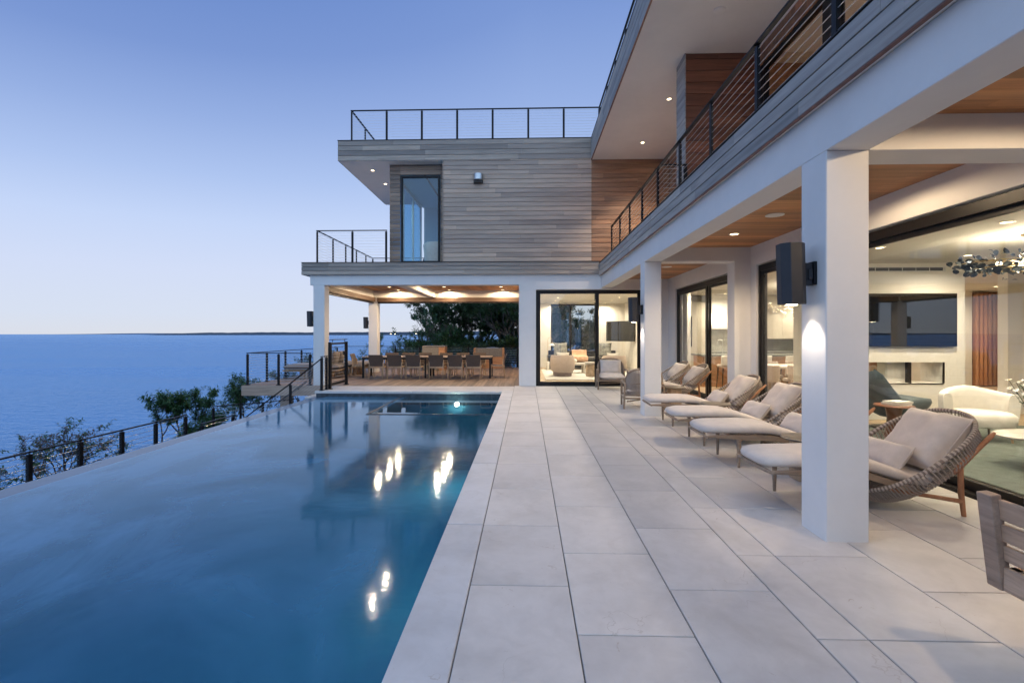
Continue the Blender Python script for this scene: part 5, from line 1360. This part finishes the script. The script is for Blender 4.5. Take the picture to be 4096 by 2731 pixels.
M['bark'] = m_plain('grey_bark', (.12,.105,.09), .9, 0, .35, 6, .5, 25)
M['bark_dark'] = m_plain('dark_bark', (.045,.035,.03), .9, 0, .3, 6, .3, 25)
def leaf(mb, p, d, n, L_, W):
    s = d.cross(n)
    if s.length < 1e-4: s = d.orthogonal()
    s.normalize(); n2 = s.cross(d).normalized()
    mb.add([p, p+d*L_*.45+s*W*.5+n2*L_*.05, p+d*L_-n2*L_*.10, p+d*L_*.45-s*W*.5+n2*L_*.05], [(0,1,2,3)])
def sprig(mb, stem, p, d, r, L_, nl, ll, lw):
    """a shoot with leaflets along it, drooping at the tips"""
    d = d.normalized(); pts = [p]; q = p.copy(); dd = d.copy()
    for k in range(4):
        dd = (dd + Vector((r.uniform(-.15,.15), r.uniform(-.15,.15), r.uniform(-.12,.08)))).normalized(); q = q + dd*L_/4; pts.append(q.copy())
    if stem is not None: stem.tube(pts, [.004,.0035,.003,.002,.0015], 4, cap=False)
    for k in range(nl):
        t = (k+.8)/nl*4; i = min(3, int(t)); c = pts[i].lerp(pts[i+1], min(1, t-i)); ax = (pts[i+1]-pts[i]).normalized()
        sd = ax.cross(Vector((r.uniform(-1,1), r.uniform(-1,1), r.uniform(-1,1)))).normalized()
        ld = (sd*1.0 + ax*.55 + Vector((0,0,-.25))).normalized()
        leaf(mb, c, ld, Vector((r.uniform(-.5,.5), r.uniform(-.5,.5), 1)).normalized(), ll*r.uniform(.7,1.15), lw*r.uniform(.8,1.15))
def grow(stem, tips, p, d, L_, rad, depth, r, spread=.6, kids=(2,3), up=.1, shrink=.72, bend=.18):
    pts = [p.copy()]; q = p.copy(); dd = d.normalized(); n = 4
    for k in range(n):
        dd = (dd + Vector((r.uniform(-bend,bend), r.uniform(-bend,bend), r.uniform(-bend,bend)+up*.4))).normalized(); q = q + dd*L_/n; pts.append(q.copy())
    stem.tube(pts, [rad*(1-.35*k/n) for k in range(n+1)], 7 if rad > .03 else 5, cap=False)
    if depth == 0: tips.append((q, dd)); return
    for k in range(r.randint(*kids)):
        nd = (dd + Vector((r.uniform(-1,1), r.uniform(-1,1), r.uniform(-.5,.8)+up))*spread).normalized()
        grow(stem, tips, pts[-1] if k < 2 else pts[2], nd, L_*shrink*r.uniform(.8,1.15), rad*.62, depth-1, r, spread, kids, up, shrink, bend)
    if depth <= 2: tips.append((pts[3], dd))
def plant(name, label, cat, base, starts, leafmat, barkmat, seed, sprigs=4, SL=.28, nl=9, ll=.10, lw=.032, group=None, keep=1.0, depth=3, dry=0, spread=.6, kids=(2,3), up=.1, bend=.18, keepfn=None):
    r = random.Random(seed); t = thing(name, label, cat, base, 0, group)
    stem, lv, dr = MB(), MB(), MB(); tips = []
    for (off, d, L_, rad) in starts: grow(stem, tips, Vector(off), Vector(d), L_, rad, depth, r, spread, kids, up, .74, bend)
    for p, d in tips:
        if r.random() > keep: continue
        if keepfn and not keepfn(p): continue
        for k in range(sprigs):
            v = (d + Vector((r.uniform(-1,1), r.uniform(-1,1), r.uniform(-.5,.9)))*.9).normalized()
            sprig(dr if r.random() < dry else lv, stem, p, v, r, SL*r.uniform(.6,1.2), nl, ll, lw)
    stem.build('trunk' if cat == 'tree' else 'branches', barkmat, t, smooth=True)
    lv.build('crown' if cat == 'tree' else 'foliage', leafmat, t)
    if dr.v: dr.build('dry_leaves', M['leaf_dry'], t)
    return t, len(lv.v)
GZ = -1.75
# shrubs rising past the path railing, from the near one outwards
plant('shrub', 'low leafy shrub at the left edge behind the path railing', 'shrub', (-9.6,7.5,GZ), [((0,0,0),(.1,0,1),.5,.02),((.2,.3,0),(.3,.2,1),.45,.018),((-.3,-.2,0),(-.3,0,1),.5,.018)], M['leaf'], M['bark_dark'], 11, 3, .22, 9, .085, .035, 'shrubs below the pool', depth=2)
plant('shrub', 'thin half bare shrub with brown leaves behind the path railing', 'shrub', (-10.3,10.2,GZ-.25), [((0,0,0),(.05,0,1),.55,.03),((.15,.2,0),(.35,.1,1),.52,.025),((-.1,-.2,0),(-.3,-.1,1),.5,.025),((.1,-.1,0),(.2,-.4,.9),.45,.02),((0,.2,.0),(-.2,.4,.9),.45,.02)], M['leaf'], M['bark_dark'], 15, 2, .24, 8, .085, .03, 'shrubs below the pool', keep=.5, depth=4, dry=.45, spread=.75, up=.0)
plant('shrub', 'full green shrub with long leaflets behind the path railing', 'shrub', (-10.2,13.6,GZ-.3), [((0,0,0),(.0,0,1),.72,.035),((.2,.2,0),(.5,.1,1),.66,.03),((-.2,-.2,0),(-.45,0,1),.66,.03),((.1,.3,0),(.1,.5,1),.62,.028),((.4,-.2,0),(.7,-.2,.9),.6,.022)], M['leaf'], M['bark_dark'], 23, 6, .30, 12, .12, .036, 'shrubs below the pool', depth=3, spread=.6)
plant('shrub', 'drooping green shrub beside the stair landing', 'shrub', (-9.9,16.6,GZ-.3), [((0,0,0),(.1,0,1),.75,.03),((.3,.2,0),(.5,.1,1),.7,.025),((-.3,0,0),(-.5,0,1),.65,.025)], M['leaf'], M['bark_dark'], 31, 4, .34, 12, .13, .036, 'shrubs below the pool', depth=3)
plant('shrub', 'green shrub behind the daybed at the deck railing', 'shrub', (-9.6,20.7,GZ), [((0,0,0),(.1,0,1),.9,.03),((.4,.2,0),(.4,.1,1),.9,.028),((-.3,0,0),(-.3,0,1),.8,.025),((.9,.1,0),(.3,0,1),.9,.025)], M['leaf'], M['bark_dark'], 37, 4, .30, 10, .12, .036, 'shrubs below the pool', depth=3)
plant('shrub', 'tall leafy shrub in front of the rear pavilion column', 'shrub', (-7.2,23.3,GZ), [((0,0,0),(.1,0,1),1.1,.035),((.5,.2,0),(.3,.1,1),1.1,.03),((-.4,0,0),(-.2,0,1),1.0,.03),((1.0,.2,0),(.3,.1,1),1.15,.03),((1.6,.3,0),(.2,.1,1),1.2,.03)], M['leaf'], M['bark_dark'], 41, 4, .30, 10, .12, .038, 'shrubs below the pool', depth=3)
# undergrowth under the stair and deck
for i, (x, y) in enumerate([(-7.6,15.6),(-6.4,15.2)]):
    plant('shrub', ['dark shrub under the deck beside the timber post','dark shrub under the deck near the pool corner'][i], 'shrub', (x,y,GZ), [((0,0,0),(0,0,1),.4,.02),((.3,.1,0),(.3,0,1),.4,.02),((-.3,0,0),(-.3,0,1),.4,.02)], M['leaf_dark'], M['bark_dark'], 51+i, 4, .25, 9, .10, .035, 'shrubs below the pool', depth=2)
# trees beyond the pavilion
TG = 'trees beyond the pavilion'
def tree(label, x, y, h, seed, lean=(0,0), keep=1.0, mat='leaf_dark', sp=6, depth=4, rad=.13, keepfn=None, SL=.42, nl=11, ll=.16, lw=.07, name='broadleaf_tree', bark='bark', ):
    r = random.Random(seed)
    k = h/5.2
    return plant(name, label, 'tree', (x,y+1.9,-1.2), [((0,0,0),(lean[0],lean[1],1),1.25*k,rad),((.15,.1,0),(lean[0]*.5+.5,lean[1],1),1.2*k,rad*.7),((-.15,.0,0),(lean[0]*.5-.5,lean[1],1),1.2*k,rad*.7)], M[mat], M[bark], seed, sp, SL, nl, ll, lw, TG, keep, depth, 0, .62, (2,3), .12, .2, keepfn)
tree('thin bare twigged tree with few leaves beside the rear column', -4.9, 23.2, 5.4, 101, (.05,0), .22, 'leaf', 2, 4, .06)
tree('dense dark tree beyond the middle of the dining table', -3.9, 24.5, 7.2, 102, (.05,0), 1)
tree('dense dark tree behind the grill island', -1.9, 24.0, 7.2, 103, (-.1,0), 1)
tree('grey leaning tree close to the white wall', -.25, 22.9, 6.8, 104, (-.28,.05), .8, rad=.17, sp=4)
tree('large dark tree standing farther behind the others', -3.2, 28.5, 8.8, 105, (0,0), 1, ll=.20, lw=.09, SL=.5)
tree('dark tree at the far right behind the white wall', .9, 27.5, 8.2, 106, (-.1,0), 1, ll=.20, lw=.09, SL=.5)
# bushes filling the foot of the wood
for i, (x, y, s, m) in enumerate([(-5.3,21.6,1.35,'leaf'),(-4.1,21.9,1.45,'leaf'),(-3.0,21.6,1.3,'leaf_dark'),(-1.9,21.8,1.5,'leaf_dark'),(-.8,21.5,1.4,'leaf_dark'),(-4.6,23.6,1.5,'leaf_dark'),(-2.4,23.2,1.8,'leaf_dark'),(-.6,24.0,1.9,'leaf_dark'),(1.3,24.2,2.1,'leaf_dark'),(2.6,24.0,2.2,'leaf_dark'),(4.0,24.4,2.1,'leaf_dark')]):
    plant('bush', ['bright green bush beside the rear column','bright green bush behind the seaward dining chairs','dark bush behind the bar counter','dark bush between bar counter and grill island','dark bush behind the grill island','dark bush farther back beside the twiggy tree','dark tall bush in the middle of the wood','dark tall bush farther back near the white wall','dark bush outside the sitting room window, left','dark bush outside the sitting room window, middle','dark bush outside the sitting room window, right'][i], 'bush', (x,y+1.75,-1.15), [((0,0,0),(0,0,1),.62*s,.03),((.3,.1,0),(.45,0,1),.6*s,.028),((-.3,0,0),(-.45,0,1),.6*s,.028),((0,.2,0),(0,.4,1),.6*s,.028)], M[m], M['bark_dark'], 61+i, 6, .32, 11, .14, .055, 'bushes beyond the pavilion', depth=3)
